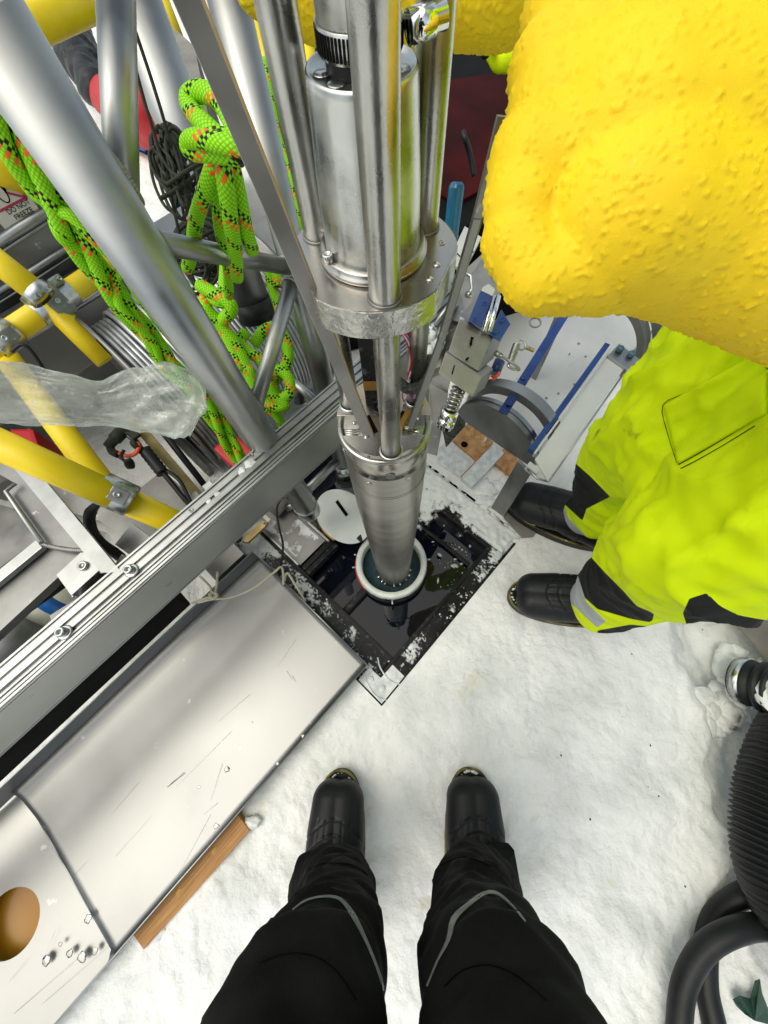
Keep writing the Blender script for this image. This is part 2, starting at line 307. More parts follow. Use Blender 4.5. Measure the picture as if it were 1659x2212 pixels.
def thing(name, label, cat, base, group=None):
    o = bpy.data.objects.new(name, None); o.empty_display_size = 0.05; COL.objects.link(o); o.location = base
    o['label'] = label; o['category'] = cat
    if group: o['group'] = group
    BASE[o.name] = Vector(base); return o
def mesh_of(mb, name, base):
    bmesh.ops.recalc_face_normals(mb.bm, faces=mb.bm.faces[:])
    bmesh.ops.translate(mb.bm, verts=mb.bm.verts[:], vec=-Vector(base))
    me = bpy.data.meshes.new(name); mb.bm.to_mesh(me); mb.bm.free(); return me
def part(name, mb, m, parent, label=None, kind=None, extra=()):
    b = BASE[parent.name]; me = mb if isinstance(mb, bpy.types.Mesh) else mesh_of(mb, name, b)
    me.materials.clear(); me.materials.append(MATS[m])
    for e in extra: me.materials.append(MATS[e])
    o = bpy.data.objects.new(name, me); COL.objects.link(o); o.parent = parent; BASE[o.name] = b
    if label: o['label'] = label
    if kind: o['kind'] = kind
    return o
def solo(name, mb, m, label, cat, base, group=None, kind=None):
    me = mb if isinstance(mb, bpy.types.Mesh) else mesh_of(mb, name, base); me.materials.append(MATS[m])
    o = bpy.data.objects.new(name, me); COL.objects.link(o); o.location = base; BASE[o.name] = Vector(base)
    if kind: o['kind'] = kind
    if kind != 'structure':
        o['label'] = label
        if kind != 'stuff': o['category'] = cat
    if kind == 'stuff': o['category'] = cat
    if group: o['group'] = group
    return o
def slab(poly, h, th):                                   # outline at height h, thickness th downwards
    return MB().prism([at(u, v, h) for u, v in poly], (0, 0, -th))
def bolt(p, ax, r, hgt, parent, m='galv', name='bolt', socket=True):
    ax = Vector(ax).normalized(); b = MB().lathe([(0, 0), (r, 0), (r, hgt * 0.85), (r * 0.9, hgt), (r * 0.5, hgt), (r * 0.45, hgt * 0.5), (0, hgt * 0.5)] if socket else [(0, 0), (r, 0), (r, hgt * 0.8), (r * 0.8, hgt), (0, hgt)], p, ax, 20)
    return part(name, b, m, parent)
def blob(name, caps, voxel, smooth=6, disp=None, axis_sub=10):
    """one continuous skin grown over tapered limbs (p0, r0, p1, r1), voxel-remeshed and smoothed"""
    bm = bmesh.new()
    for p0, r0, p1, r1 in caps:
        p0 = Vector(p0); p1 = Vector(p1); L = (p1 - p0).length; n = max(2, int(L / (min(r0, r1) * 0.25)) + 1)
        for i in range(n + 1):
            t = i / n; c = p0.lerp(p1, t); r = r0 + (r1 - r0) * t
            g = bmesh.ops.create_icosphere(bm, subdivisions=3, radius=r)
            bmesh.ops.translate(bm, verts=g['verts'], vec=c)
    me = bpy.data.meshes.new(name); bm.to_mesh(me); bm.free()
    o = bpy.data.objects.new('tmp', me); COL.objects.link(o)
    r = o.modifiers.new('r', 'REMESH'); r.mode = 'VOXEL'; r.voxel_size = voxel; r.use_smooth_shade = True
    s = o.modifiers.new('s', 'SMOOTH'); s.iterations = smooth; s.factor = 0.6
    dg = bpy.context.evaluated_depsgraph_get(); ev = o.evaluated_get(dg); m2 = bpy.data.meshes.new_from_object(ev)
    bpy.data.objects.remove(o)
    if disp:
        nrm = [v.normal.copy() for v in m2.vertices]
        for v, n_ in zip(m2.vertices, nrm): v.co = v.co + n_ * disp(v.co)
    for p in m2.polygons: p.use_smooth = True
    m2.name = name; return m2
def shift(me, base):
    me.transform(Matrix.Translation(-Vector(base))); return me
def pix(p):                                              # picture coordinates of a world point (sketch units)
    q = Vector(p) - CAM; x = q.x * _X.x + q.y * _Y.x + q.z * _Z.x; y = q.x * _X.y + q.y * _Y.y + q.z * _Z.y; z = q.x * _X.z + q.y * _Y.z + q.z * _Z.z
    return x / z * FPX + CX, y / z * FPX + CY, z

# ================================================================== SNOW GROUND
def snow_h(p, a, b):
    h = 0.012 + 0.018 * noise.noise(Vector((p.x * 2.1, p.y * 2.1, 3))) + 0.008 * noise.noise(Vector((p.x * 9, p.y * 9, 7))) + 0.004 * noise.fractal(Vector((p.x * 26, p.y * 26, 1)), 0.75, 2.1, 4) - 0.006 * max(0, noise.noise(Vector((p.x * 5.5, p.y * 4, 12))) - 0.15)
    k = 1.0
    d = max(max(-a, a - 0.67), max(-b, b - 0.78))        # distance outside the well frame
    if d < 0.12: k = 0.35 + 0.65 * max(d, 0) / 0.12
    h = 0.012 + (h - 0.012) * k
    if b < -0.0 and a > 0: h += 0.004
    if a < 0.03 and 0.13 < b < 0.53: h = min(h, -0.006)
    # trodden lower area at the right, with a crumbly edge
    e = (p.x - 0.78) + 0.05 * noise.noise(Vector((p.x * 5, p.y * 5, 2))) + 0.02 * noise.noise(Vector((p.x * 22, p.y * 22, 9)))
    if p.y < 0.15: h -= 0.05 * min(max(e / 0.09, 0), 1)
    if p.y < -0.2 and p.x > 0.3: h += 0.012 * noise.noise(Vector((p.x * 6, p.y * 12, 4)))
    return h
def axis_vals(lo, hi, step, marks):
    v = set(); x = lo
    while x < hi: v.add(round(x, 5)); x += step
    for m_ in marks:
        v = {q for q in v if abs(q - m_) > step * 0.4}; v.add(m_)
    far = [0.03, 0.08, 0.2, 0.5, 1.2, 3, 8, 20, 60, 150]
    for f_ in far: v.add(hi + f_); v.add(lo - f_)
    return sorted(v)
def build_snow():
    A = axis_vals(-1.5, 1.5, 0.0075, (0.0, 0.67)); Bv = axis_vals(-1.35, 1.5, 0.0075, (0.0, 0.78))
    verts = []; faces = []; idx = {}
    for i, a in enumerate(A):
        for j, b in enumerate(Bv):
            p = F(a, b); verts.append((p.x, p.y, snow_h(p, a, b)))
    nb = len(Bv)
    for i in range(len(A) - 1):
        ca = (A[i] + A[i + 1]) / 2
        for j in range(nb - 1):
            cb = (Bv[j] + Bv[j + 1]) / 2
            if 0 < ca < 0.67 and 0 < cb < 0.78: continue
            faces.append((i * nb + j, (i + 1) * nb + j, (i + 1) * nb + j + 1, i * nb + j + 1))
    me = bpy.data.meshes.new('snow_ground'); me.from_pydata(verts, [], faces)
    me.polygons.foreach_set('use_smooth', [True] * len(me.polygons)); me.update()
    solo('snow_ground', me, 'snow', '', '', (0, 0, 0), kind='structure')
    # matte black strip along the snow edge around the well frame
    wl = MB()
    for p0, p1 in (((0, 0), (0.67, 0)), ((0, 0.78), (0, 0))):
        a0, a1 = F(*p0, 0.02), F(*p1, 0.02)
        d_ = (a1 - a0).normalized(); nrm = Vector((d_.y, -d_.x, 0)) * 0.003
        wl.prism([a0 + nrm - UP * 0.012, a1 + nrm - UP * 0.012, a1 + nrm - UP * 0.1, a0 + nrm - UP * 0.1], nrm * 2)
    solo('snow_edge_strip', wl, 'black_matte', '', '', ORI, kind='structure')
build_snow()

# ================================================================== WELL FRAME AND POOL
wf = thing('well_frame', 'square black plastic frame around the open meltwater well, dusted with snow', 'frame', ORI)
IA0, IA1, IB0, IB1 = 0.115, 0.565, 0.062, 0.75
def fbox(a0, a1, b0, b1, h0, h1, bev=0.003):
    return MB().box(F((a0 + a1) / 2, (b0 + b1) / 2, (h0 + h1) / 2), abs(a1 - a0) / 2, abs(b1 - b0) / 2, abs(h1 - h0) / 2, EA, EB, UP, bev)
part('flange', fbox(0.0, 0.67, 0.0, IB0, -0.03, 0.0), 'black_plastic', wf)
part('flange', fbox(0.0, IA0, IB0 + 0.001, 0.78, -0.03, -0.001), 'black_plastic', wf)
part('flange', fbox(IA1, 0.67, IB0 + 0.001, 0.78, -0.03, -0.001), 'black_plastic', wf)
part('flange', fbox(IA0 + 0.001, IA1 - 0.001, IB1, 0.78, -0.03, -0.002), 'black_plastic', wf)
for args in ((IA0 - .008, IA1 + .008, IB0 - .012, IB0, -0.35, 0.007), (IA0 - .012, IA0, IB0, IB1, -0.35, 0.006), (IA1, IA1 + .012, IB0, IB1, -0.35, 0.006), (IA0, IA1, IB1, IB1 + .012, -0.35, 0.005)):
    part('wall', fbox(*args, 0.002), 'black_plastic', wf)
part('crossbeam', fbox(IA0, 0.24, 0.255, 0.278, -0.055, -0.03), 'black_plastic', wf)
part('crossbeam', fbox(IA0, 0.25, 0.425, 0.443, -0.03, 0.004), 'black_plastic', wf)
part('crossbeam', fbox(IA0, 0.25, 0.447, 0.466, -0.03, -0.004), 'black_plastic', wf)
part('crossbeam', fbox(0.49, 0.502, 0.07, 0.7, -0.05, -0.038), 'black_plastic', wf)
solo('pool_water', fbox(IA0, IA1, IB0, IB1, -0.4, -0.058, 0), 'black_water', '', '', ORI, kind='structure')
# corner plate with bolts at the near corner
cp = thing('corner_plate', 'grey icy corner plate with two bolt heads at the near corner of the well', 'plate', F(0.05, 0.03))
part('plate', MB().prism([F(0.004, 0.004, 0.001), F(0.1, 0.004, 0.001), F(0.1, 0.05, 0.001), F(0.05, 0.05, 0.001), F(0.05, 0.095, 0.001), F(0.004, 0.095, 0.001)], (0, 0, 0.006), 0.001), 'slush', cp)
for a_, b_ in ((0.035, 0.03), (0.03, 0.07)): bolt(F(a_, b_, 0.007), UP, 0.008, 0.004, cp, 'slush', socket=False)
for a_ in (0.075, 0.02): part('ridge', MB().tube(spline([F(a_, 0.0, 0.006), F(a_ - 0.012, 0.03, 0.009), F(a_ - 0.005, 0.07, 0.008), F(a_ + .01, 0.095, 0.006)]), 0.0022, 8), 'slush', cp)
# far side bolt strip
bs = thing('bolt_strip', 'snow covered flat strip with dark bolt holes along the far side of the well', 'strip', F(0.645, 0.4))
part('strip', fbox(0.625, 0.665, 0.1, 0.74, 0.001, 0.008), 'slush', bs)
for u, v in ((978, 1011), (1008, 1034), (1087, 1092), (1112, 1114), (1075, 1083)):
    p = at(u, v, 0.008); bolt(p, UP, 0.0085, 0.003, bs, 'black_matte', name='bolt_hole', socket=False)
# lid sheet with snow
ld = thing('lid_sheet', 'thin steel lid sheet with patchy snow and bright edge trims left of the well', 'lid', F(0.18, 0.56))
part('sheet', fbox(IA0 + .004, 0.232, 0.47, 0.745, -0.006, 0.0, 0.0005), 'alu_dull', ld)
part('edge_trim', fbox(IA0 - .002, IA0 + .004, 0.472, 0.76, 0.0, 0.012, 0.001), 'alu', ld)
part('edge_trim', fbox(0.234, 0.241, 0.455, 0.76, -0.004, 0.012, 0.001), 'alu', ld)

# patchy snow lying on frame, lid and strip: one mesh of crusts
def crust(name, rects, seed, thr, amp, step, mtl, label, hbase, fine=0.0):
    verts = []; faces = []
    for (a0, a1, b0, b1, bias) in rects:
        na, nb = max(2, int((a1 - a0) / step)), max(2, int((b1 - b0) / step)); o = len(verts); hs_ = []
        for i in range(na + 1):
            for j in range(nb + 1):
                a, b = a0 + (a1 - a0) * i / na, b0 + (b1 - b0) * j / nb; p = F(a, b)
                q = noise.fractal(Vector((p.x * 9, p.y * 9, seed)), 0.8, 2.1, 6) + bias(a, b) - thr + fine * noise.noise(Vector((p.x * 150, p.y * 150, seed)))
                edge = min(i, na - i, j, nb - j) / 3.0
                hgt = min(q, 0.5) * amp + 0.25 * amp * noise.noise(Vector((p.x * 60, p.y * 60, seed + 1)))
                if edge < 1: hgt = hgt * edge - 0.002 * (1 - edge)
                hs_.append(hgt); verts.append((p.x, p.y, hbase + max(hgt, -0.003)))
        for i in range(na):
            for j in range(nb):
                k = [i * (nb + 1) + j, (i + 1) * (nb + 1) + j, (i + 1) * (nb + 1) + j + 1, i * (nb + 1) + j + 1]
                if max(hs_[x] for x in k) > 0: faces.append([o + x for x in k])
    me = bpy.data.meshes.new(name); me.from_pydata(verts, [], faces); me.polygons.foreach_set('use_smooth', [True] * len(me.polygons)); me.update()
    at_ = me.attributes.new('cover', 'FLOAT', 'POINT'); at_.data.foreach_set('value', [max(0.0, min(1.0, (v[2] - hbase) / (amp * 0.45))) for v in verts])
    solo(name, me, mtl, label, 'snow', (0, 0, 0), kind='stuff')
crust('snow_crust', [(0.003, 0.667, 0.003, 0.055, lambda a, b: -0.2 + 1.5 * max(0, a - 0.3) + 0.5 * max(0, 0.12 - a) * 8), (0.003, 0.106, 0.058, 0.74, lambda a, b: -0.4 + 1.4 * max(0, b - 0.3) * 2 + 0.3 * (b < .12))], 3, 0.0, 0.008, 0.003, 'thin_slush', 'grey slushy crust patches on the black well frame', 0.0005, 0.45)
crust('snow_crust', [(0.003, 0.667, 0.003, 0.055, lambda a, b: -0.9 + 5.2 * max(0, a - 0.42)), (0.003, 0.106, 0.058, 0.74, lambda a, b: -0.85 + 1.3 * max(0, b - 0.3) * 2)], 13, 0.0, 0.012, 0.003, 'thin_clean', 'white snow patches on the black well frame', 0.0015, 0.25)
crust('snow_crust', [(0.575, 0.668, 0.01, 0.75, lambda a, b: 0.45 + 0.4 * (a > .6)), (0.46, 0.6, 0.14, 0.62, lambda a, b: -0.3 + (a - 0.5) * 8 + max(0, b - 0.2) * 1.6)], 5, 0.0, 0.016, 0.0035, 'thin_clean', 'broken snow ledge along the far side of the well', 0.004)
crust('snow_crust', [(0.122, 0.23, 0.475, 0.70, lambda a, b: 0.12 - 3.0 * max(0, b - 0.61))], 9, 0.0, 0.004, 0.0025, 'thin_clean', 'thin snow patches on the steel lid sheet', 0.001)
hp = MB(); r12 = random.Random(12)
for k in range(240):
    b = r12.uniform(0.0, 0.42); a = r12.uniform(0.585, 0.685)
    if noise.noise(F(a, b, 0) * 14) < -0.12: continue
    hp.ball(F(a, b, r12.uniform(0.0, 0.006)), r12.uniform(0.002, 0.011), 2, (r12.uniform(.8, 1.5), r12.uniform(.8, 1.5), 0.55), 0.9)
solo('snow_heap', hp, 'snow_clean', 'lumpy snow heaped over the far right corner of the well', 'snow', ORI, kind='stuff')
# loose crumbs
cm = MB(); rnd = random.Random(4)
for i in range(420):
    k = rnd.random()
    if k < .35: a, b, h = rnd.uniform(0.57, 0.665), rnd.uniform(0.0, 0.7), 0.006
    elif k < .55: a, b, h = rnd.uniform(0.3, 0.6), rnd.uniform(0.004, 0.055), 0.003
    elif k < .75: a, b, h = rnd.uniform(0.38, 0.56), rnd.uniform(0.07, 0.16) * 1.0, -0.058
    elif k < .9: a, b, h = rnd.uniform(0.005, 0.105), rnd.uniform(0.06, 0.45), 0.002
    else: a, b, h = rnd.uniform(0.45, 0.56), rnd.uniform(0.1, 0.6), -0.04
    r = rnd.choice((0.0012, 0.0018, 0.0025, 0.004)) * rnd.uniform(0.6, 1.3)
    if noise.noise(F(a, b, 0) * 22) < -0.05: continue
    cm.ball(F(a, b, h), r, 1, (rnd.uniform(.7, 1.6), rnd.uniform(.7, 1.6), 0.5), 1.2)
solo('snow_crumbs', cm, 'slush', 'small snow crumbs scattered over the well frame and water', 'snow', ORI, kind='stuff')

# ================================================================== CASING RING
rc = at(845, 1214, 0.03); rc = Vector((rc.x, rc.y, 0))
cs = thing('casing_ring', 'white plastic borehole casing ring around the drill, standing in the well', 'casing', rc + UP * -0.06)
part('rim', MB().lathe([(0.093, 0.025), (0.095, 0.03), (0.108, 0.03), (0.111, 0.027), (0.111, -0.3), (0.093, -0.3)], rc, UP, 72, True), 'ring_white', cs)
part('steel_band', MB().lathe([(0.1115, 0.012), (0.113, 0.012), (0.113, -0.01), (0.1115, -0.01)], rc, UP, 72, True), 'galv', cs)
part('black_collar', MB().lathe([(0.112, -0.012), (0.117, -0.012), (0.117, -0.028), (0.112, -0.028)], rc, UP, 72, True), 'rubber', cs)
part('red_strip', MB().tube([rc + Vector((math.cos(t), math.sin(t), 0)) * 0.1145 + UP * (0.002) for t in [math.radians(150 + 3 * k) for k in range(26)]], 0.0022, 8), 'wire_red', cs, label='red edge strip')
part('slush_water', MB().lathe([(0, 0.0), (0.0928, 0.0), (0.0928, -0.05)], rc + UP * -0.012, UP, 48), 'ring_water', cs)
for t in (-88, 8, 165, 185): 
    dr = Vector((math.cos(math.radians(t)), math.sin(math.radians(t)), 0)); bolt(rc + dr * 0.112 + UP * 0.001, dr, 0.0035, 0.014, cs, 'galv')

# ================================================================== DRILL
DB = at(850, 1230, 0); DBX = Vector((DB.x, DB.y, 0))
def dh(v):                                                # height on the drill axis seen at picture row v
    lo, hi = -0.5, 1.19
    for _ in range(50):
        m_ = (lo + hi) / 2
        if pix(DBX + UP * m_)[1] > v: lo = m_
        else: hi = m_
    return m_
def dr_(v, wpx): return wpx / 2 * pix(DBX + UP * dh(v))[2] / FPX
dr = thing('core_drill', 'tall stainless ice core drill with three rods lowered into the borehole', 'drill', DBX)
HH = 0.795                                                # top of the head
part('barrel', MB().lathe([(0.0, -0.03), (0.0515, -0.03), (0.0515, 0.0), (0.0525, 0.1), (0.056, 0.3), (0.0603, 0.55), (0.0606, 0.66), (0.0606, 0.781)], DBX, UP, 80), 'steel_barrel', dr)
part('cutter_collar', MB().lathe([(0.0535, -0.02), (0.0545, -0.018), (0.0545, -0.005), (0.053, 0.0), (0.0525, 0.004)], DBX, UP, 60), 'steel', dr)
wet = MB()
for k in range(16):
    t = 2 * PI * k / 16 + random.uniform(-.15, .15); q = DBX + Vector((math.cos(t), math.sin(t), 0)) * 0.0535 + UP * (0.002 + 0.004 * random.random()); wet.ball(q, 0.0008 + 0.0022 * random.random(), 2, (1.5, 1.5, .7))
part('water_drops', wet, 'chrome', dr, kind='stuff')
part('collar_band', MB().lathe([(0.0606, 0.733), (0.0609, 0.7334), (0.0609, 0.777), (0.0606, 0.7775)], DBX, UP, 80), 'steel_plate', dr)
for h_ in (0.672, 0.678): part('scribe_ring', MB().lathe([(0.0606, h_), (0.0612, h_ + .0008), (0.0606, h_ + .0016)], DBX, UP, 80), 'alu_dull', dr)
def ddir(deg): return Vector((math.cos(math.radians(deg)), math.sin(math.radians(deg)), 0))
for deg, h_, r_, mt in ((-82, 0.748, 0.0065, 'alu_dull'), (-112, 0.718, 0.0045, 'galv'), (-58, 0.724, 0.0045, 'galv'), (-150, 0.765, 0.004, 'alu_dull'), (-35, 0.765, 0.004, 'alu_dull'), (-88, 0.788, 0.0026, 'alu_dull'), (-108, 0.789, 0.002, 'alu_dull')):
    bolt(DBX + ddir(deg) * (0.0606 if h_ < .73 else (0.0609 if h_ < .78 else 0.0584)) + UP * h_, ddir(deg), r_, 0.0015, dr, mt, name='screw')
# head: rim, rear disc, front D-shaped block, side pockets
part('head_rim', MB().lathe([(0.0535, 0.777), (0.0609, 0.777), (0.0613, 0.7785), (0.0613, 0.782), (0.0605, 0.7835), (0.0535, 0.7835)], DBX, UP, 80, True), 'steel', dr)
part('pocket_floor', MB().lathe([(0, 0.7825), (0.0595, 0.7825), (0.0603, 0.782), (0.0603, 0.778)], DBX, UP, 60), 'steel', dr)
def chord_poly(r, y0, y1, h, n=26):                       # disc slice between y0 and y1 (y towards the camera is negative)
    pts = []
    for i in range(n + 1):
        y = y0 + (y1 - y0) * i / n; pts.append((math.sqrt(max(r * r - y * y, 0)), y))
    for i in range(n + 1):
        y = y1 + (y0 - y1) * i / n; pts.append((-math.sqrt(max(r * r - y * y, 0)), y))
    o = []
    for x, y in pts:
        if not o or (Vector((x, y)) - Vector(o[-1])).length > 1e-5: o.append((x, y))
    return [DBX + Vector((x, y, h)) for x, y in o]
part('front_block', MB().prism(chord_poly(0.0585, -0.0584, -0.028, HH), (0, 0, -0.018), 0.0006), 'steel_plate', dr)
part('rear_disc', MB().prism(chord_poly(0.0605, 0.002, 0.0604, HH), (0, 0, -0.018), 0.0006), 'steel_plate', dr)
part('web', MB().box(DBX + Vector((0, -0.014, HH - 0.0092)), 0.024, 0.0155, 0.009, bev=0.0006), 'steel_plate', dr)
for sx in (-1, 1):
    for k in range(5): part('spring_pin', MB().pipe(DBX + Vector((sx * 0.03, -0.0115 - 0.0032 * k, HH - 0.0135)), DBX + Vector((sx * 0.055, -0.0115 - 0.0032 * k, HH - 0.0135)), 0.0016, n=10), 'steel', dr)
part('bearing', MB().lathe([(0.006, 0.0), (0.0125, 0.0), (0.0125, 0.003), (0.006, 0.003)], DBX + UP * (HH) + Vector((-0.004, 0.014, 0)), UP, 32, True), 'rubber', dr)
part('bearing_nut', MB().lathe([(0, 0.004), (0.0045, 0.004), (0.0055, 0.0), (0.0055, -0.002)], DBX + UP * HH + Vector((-0.004, 0.014, 0.001)), UP, 6), 'alu_dull', dr)
for x0, y0, dx in ((-0.0205, -0.012, 1), (0.0255, -0.006, -1)):
    part('slot', MB().box(DBX + Vector((x0 + dx * 0.004, y0, HH + 0.0006)), 0.0045, 0.014, 0.0006, Vector((1, dx * 0.45, 0)), Vector((-dx * .45, 1, 0)), bev=0.0003), 'black_matte', dr)
    part('bronze_block', MB().box(DBX + Vector((x0 - dx * 0.001, y0 - 0.002, HH + 0.004)), 0.0032, 0.013, 0.005, Vector((1, dx * 0.45, 0.0)), Vector((-dx * .45, 1, 0)), bev=0.0005), 'bronze_block', dr)
    for yy in (-0.014, 0.006): bolt(DBX + Vector((x0 - dx * 0.012, y0 + yy, HH - 0.004)), Vector((-dx, -.3, 0.2)), 0.0024, 0.007, dr, 'chrome', name='screw')
# three rods
RODS = [(-88, 0.0445, 0.0118), (152, 0.0445, 0.0115), (35, 0.0445, 0.0115)]
rod_r = {0: 0.0118}
PLH = 1.003; PLT = 0.0225
for i, (deg, rho, rr) in enumerate(((-79, 0.051, 0.0113), (154, 0.049, 0.0113), (34, 0.048, 0.0108))):
    q = DBX + ddir(deg) * rho
    part('rod', MB().tube([q + UP * (HH - 0.002), q + UP * (PLH - PLT), q + UP * 1.13, q + UP * 1.195], [rr, rr, rr, rr], 40), 'steel', dr)
    part('rod_seat', MB().lathe([(rr, 0.0), (rr + 0.0032, 0.0), (rr + 0.0032, 0.0012), (rr, 0.0016)], q + UP * (HH + 0.0003), UP, 40, True), 'galv', dr)
    part('rod_seat', MB().lathe([(rr, 0.0), (rr + 0.0014, 0.0), (rr + 0.0014, 0.0016), (rr, 0.002)], q + UP * (PLH + 0.0003), UP, 40, True), 'alu_dull', dr)
# flange plate with flats
pl = []
for k in range(96):
    t = 360 * k / 96; r = 0.0655
    for c, dd in ((208, 0.0595), (-21, 0.0605), (90, 0.06)):
        x = math.cos(math.radians(t - c)) * r
        if x > dd: r = min(r, dd / math.cos(math.radians(t - c)))
    pl.append(DBX + ddir(t) * r + UP * PLH)
part('flange_plate', MB().prism(pl, (0, 0, -PLT), 0.0012), 'steel_wet', dr)
part('flange_face', MB().prism([p + (DBX + UP * PLH - p) * 0.02 + UP * 0.0006 for p in pl], (0, 0, -0.002)), 'steel_plate', dr)
part('motor_flange', MB().lathe([(0.036, 0.0), (0.0405, 0.0), (0.0412, 0.001), (0.0412, 0.0035), (0.0395, 0.004), (0.0395, 0.007), (0.0382, 0.008), (0.034, 0.008)], DBX + UP * (PLH + 0.001), UP, 72), 'steel_plate', dr)
part('motor_tube', MB().lathe([(0.0348, 0.006), (0.0352, 0.009), (0.034, 0.05), (0.0312, 0.0955), (0.0308, 0.0985), (0.03, 0.1), (0.0289, 0.1), (0.0286, 0.0985), (0.0, 0.0985)], DBX + UP * PLH, UP, 80), 'galv', dr)
bolt(DBX + ddir(214) * 0.0385 + UP * (PLH + 0.008), UP, 0.004, 0.006, dr, 'galv')
bolt(DBX + ddir(28) * 0.0385 + UP * (PLH + 0.008), UP, 0.003, 0.008, dr, 'galv')
for deg, rho in ((-20, 0.051), (-38, 0.0535)): part('water_drop', MB().ball(DBX + ddir(deg) * rho + UP * (PLH + 0.001), 0.0032, 2, (1, 1, 0.35)), 'chrome', dr)
for deg in (195, 235, 300, 350): part('rivet', MB().lathe([(0, 0.0005), (0.0045, 0.0004), (0.005, 0)], DBX + ddir(deg) * 0.0215 + UP * (PLH + 0.0988), UP, 24), 'galv', dr)
# top coupling with hose clamp
TC = PLH + 0.0975
part('neck', MB().lathe([(0.0185, 0), (0.019, 0.004), (0.019, 0.008)], DBX + UP * (TC - .001), UP, 48), 'rubber', dr)
part('coupling', MB().lathe([(0.0205, 0.008), (0.0212, 0.009), (0.0212, 0.07)], DBX + UP * TC, UP, 64), 'galv', dr)
ck = part('hose_clamp', MB().lathe([(0.0214, 0.0075), (0.0222, 0.008), (0.0222, 0.0185), (0.0214, 0.019)], DBX + UP * TC, UP, 64, True), 'steel', dr)
slm = MB()
for k in range(64):
    t = 360 * k / 64; slm.box(DBX + ddir(t) * 0.0223 + UP * (TC + 0.0132), 0.0003, 0.0006, 0.0042, ddir(t), ddir(t + 90), UP)
part('slots', slm, 'black_matte', ck, kind='stuff')
q = DBX + ddir(-18) * 0.026 + UP * (TC + 0.016)
part('clamp_screw', MB().tube([q, q + Vector((0.012, 0.005, 0.001)), q + Vector((0.0125, 0.0052, 0.001)), q + Vector((0.018, 0.0075, 0.0015))], [0.0062, 0.0062, 0.0052, 0.0052], 24), 'chrome', dr)
for h_ in (0.3,): pass
# letter mark on the plate
def text_mesh(body, size, origin, X, Y, ext=0.0004):
    c = bpy.data.curves.new('t', 'FONT'); c.body = body; c.size = size; c.extrude = ext; c.align_x = 'CENTER'; c.align_y = 'CENTER'
    o = bpy.data.objects.new('t', c); COL.objects.link(o); dg = bpy.context.evaluated_depsgraph_get()
    me = bpy.data.meshes.new_from_object(o.evaluated_get(dg)); bpy.data.objects.remove(o)
    X = Vector(X).normalized(); Y = Vector(Y).normalized(); Zz = X.cross(Y).normalized(); Y = Zz.cross(X)
    M_ = Matrix(((X.x, Y.x, Zz.x, origin.x), (X.y, Y.y, Zz.y, origin.y), (X.z, Y.z, Zz.z, origin.z), (0, 0, 0, 1)))
    me.transform(M_); return me
tp = DBX + ddir(8) * 0.0535 + UP * (PLH + 0.001)
part('letter_mark', shift(text_mesh('B', 0.0085, tp, (1, 0.1, 0), (-0.1, 1, 0), 0.0003), DBX), 'slush', dr)
# inner electronics seen between head and flange plate
ip = DBX + Vector((-0.012, 0.028, 0))
part('electronics_case', MB().box(ip + UP * 0.875, 0.0115, 0.009, 0.079, bev=0.001), 'black_plastic', dr)
part('bronze_band', MB().box(ip + UP * 0.83, 0.0118, 0.0093, 0.008, bev=0.0005), 'bronze_block', dr)
# wiring loom and strap behind the right rod
rr3 = DBX + ddir(34) * 0.048
for k in range(14):
    o_ = Vector((-0.013 + 0.0016 * (k % 5), -0.004 + 0.0018 * (k // 5), 0)); cc = ('wire_red', 'wire_white', 'wire_purple', 'wire_pink')[k % 4]
    part('wire', MB().tube(spline([rr3 + o_ + Vector((-0.010, 0, 0.115)) + UP * (HH), rr3 + o_ + UP * (HH + 0.1), rr3 + o_ + Vector((0.006 + .001 * (k % 3), -0.004, 0)) + UP * (HH + 0.075), rr3 + o_ + Vector((0.002, -0.003, 0)) + UP * (HH + 0.045)], 6), 0.0009, 6), cc, dr)
for k in range(6):
    o_ = Vector((-0.014 + 0.004 * k, -0.004, 0)); part('wire', MB().tube(spline([rr3 + o_ + UP * (HH + 0.03), rr3 + o_ * 1.3 + Vector((0.002, -0.006, 0)) + UP * (HH + 0.02), rr3 + o_ + Vector((-0.003 * (k % 2), -0.002, 0)) + UP * (HH + 0.003)], 6), 0.0009, 6), ('wire_purple', 'wire_pink')[k % 2], dr)
part('strap', MB().tube(spline([rr3 + Vector((-0.022, -0.006, HH + 0.04)), rr3 + Vector((-0.008, -0.014, HH + 0.036)), rr3 + Vector((0.008, -0.012, HH + 0.042)), rr3 + Vector((0.0145, 0.0, HH + 0.055)), rr3 + Vector((0.013, 0.008, HH + 0.066))], 8), 0.0065, 12), 'fleece_dark', dr)

# two long flat anti-torque bars
def flat_bar(name, label, P, wv, tv, wd, th, m, m2, cat='bar'):
    t = thing(name, label, cat, P[0], 'flat leaf bars running down to the drill head'); mb = MB(); edge = MB()
    w_ = Vector(wv).normalized(); t_ = Vector(tv).normalized()
    for a, b in zip(P[:-1], P[1:]):
        d_ = (b - a).normalized(); ww = (w_ - d_ * w_.dot(d_)).normalized(); tt = d_.cross(ww)
        mb.box((a + b) / 2, (b - a).length / 2, wd / 2, th / 2, d_, ww, tt, 0.0004)
    part('bar', mb, m, t)
    for a, b in zip(P[:-1], P[1:]):
        d_ = (b - a).normalized(); ww = (w_ - d_ * w_.dot(d_)).normalized()
        edge.tube([a + ww * wd * 0.5, b + ww * wd * 0.5], th * 0.42, 8)
    part('edge', edge, m2, t)
    bolt(P[0] + Vector((0, 0, 0.004)), Vector((-0.6, -0.6, .3)), 0.0022, 0.006, t, 'chrome'); return t
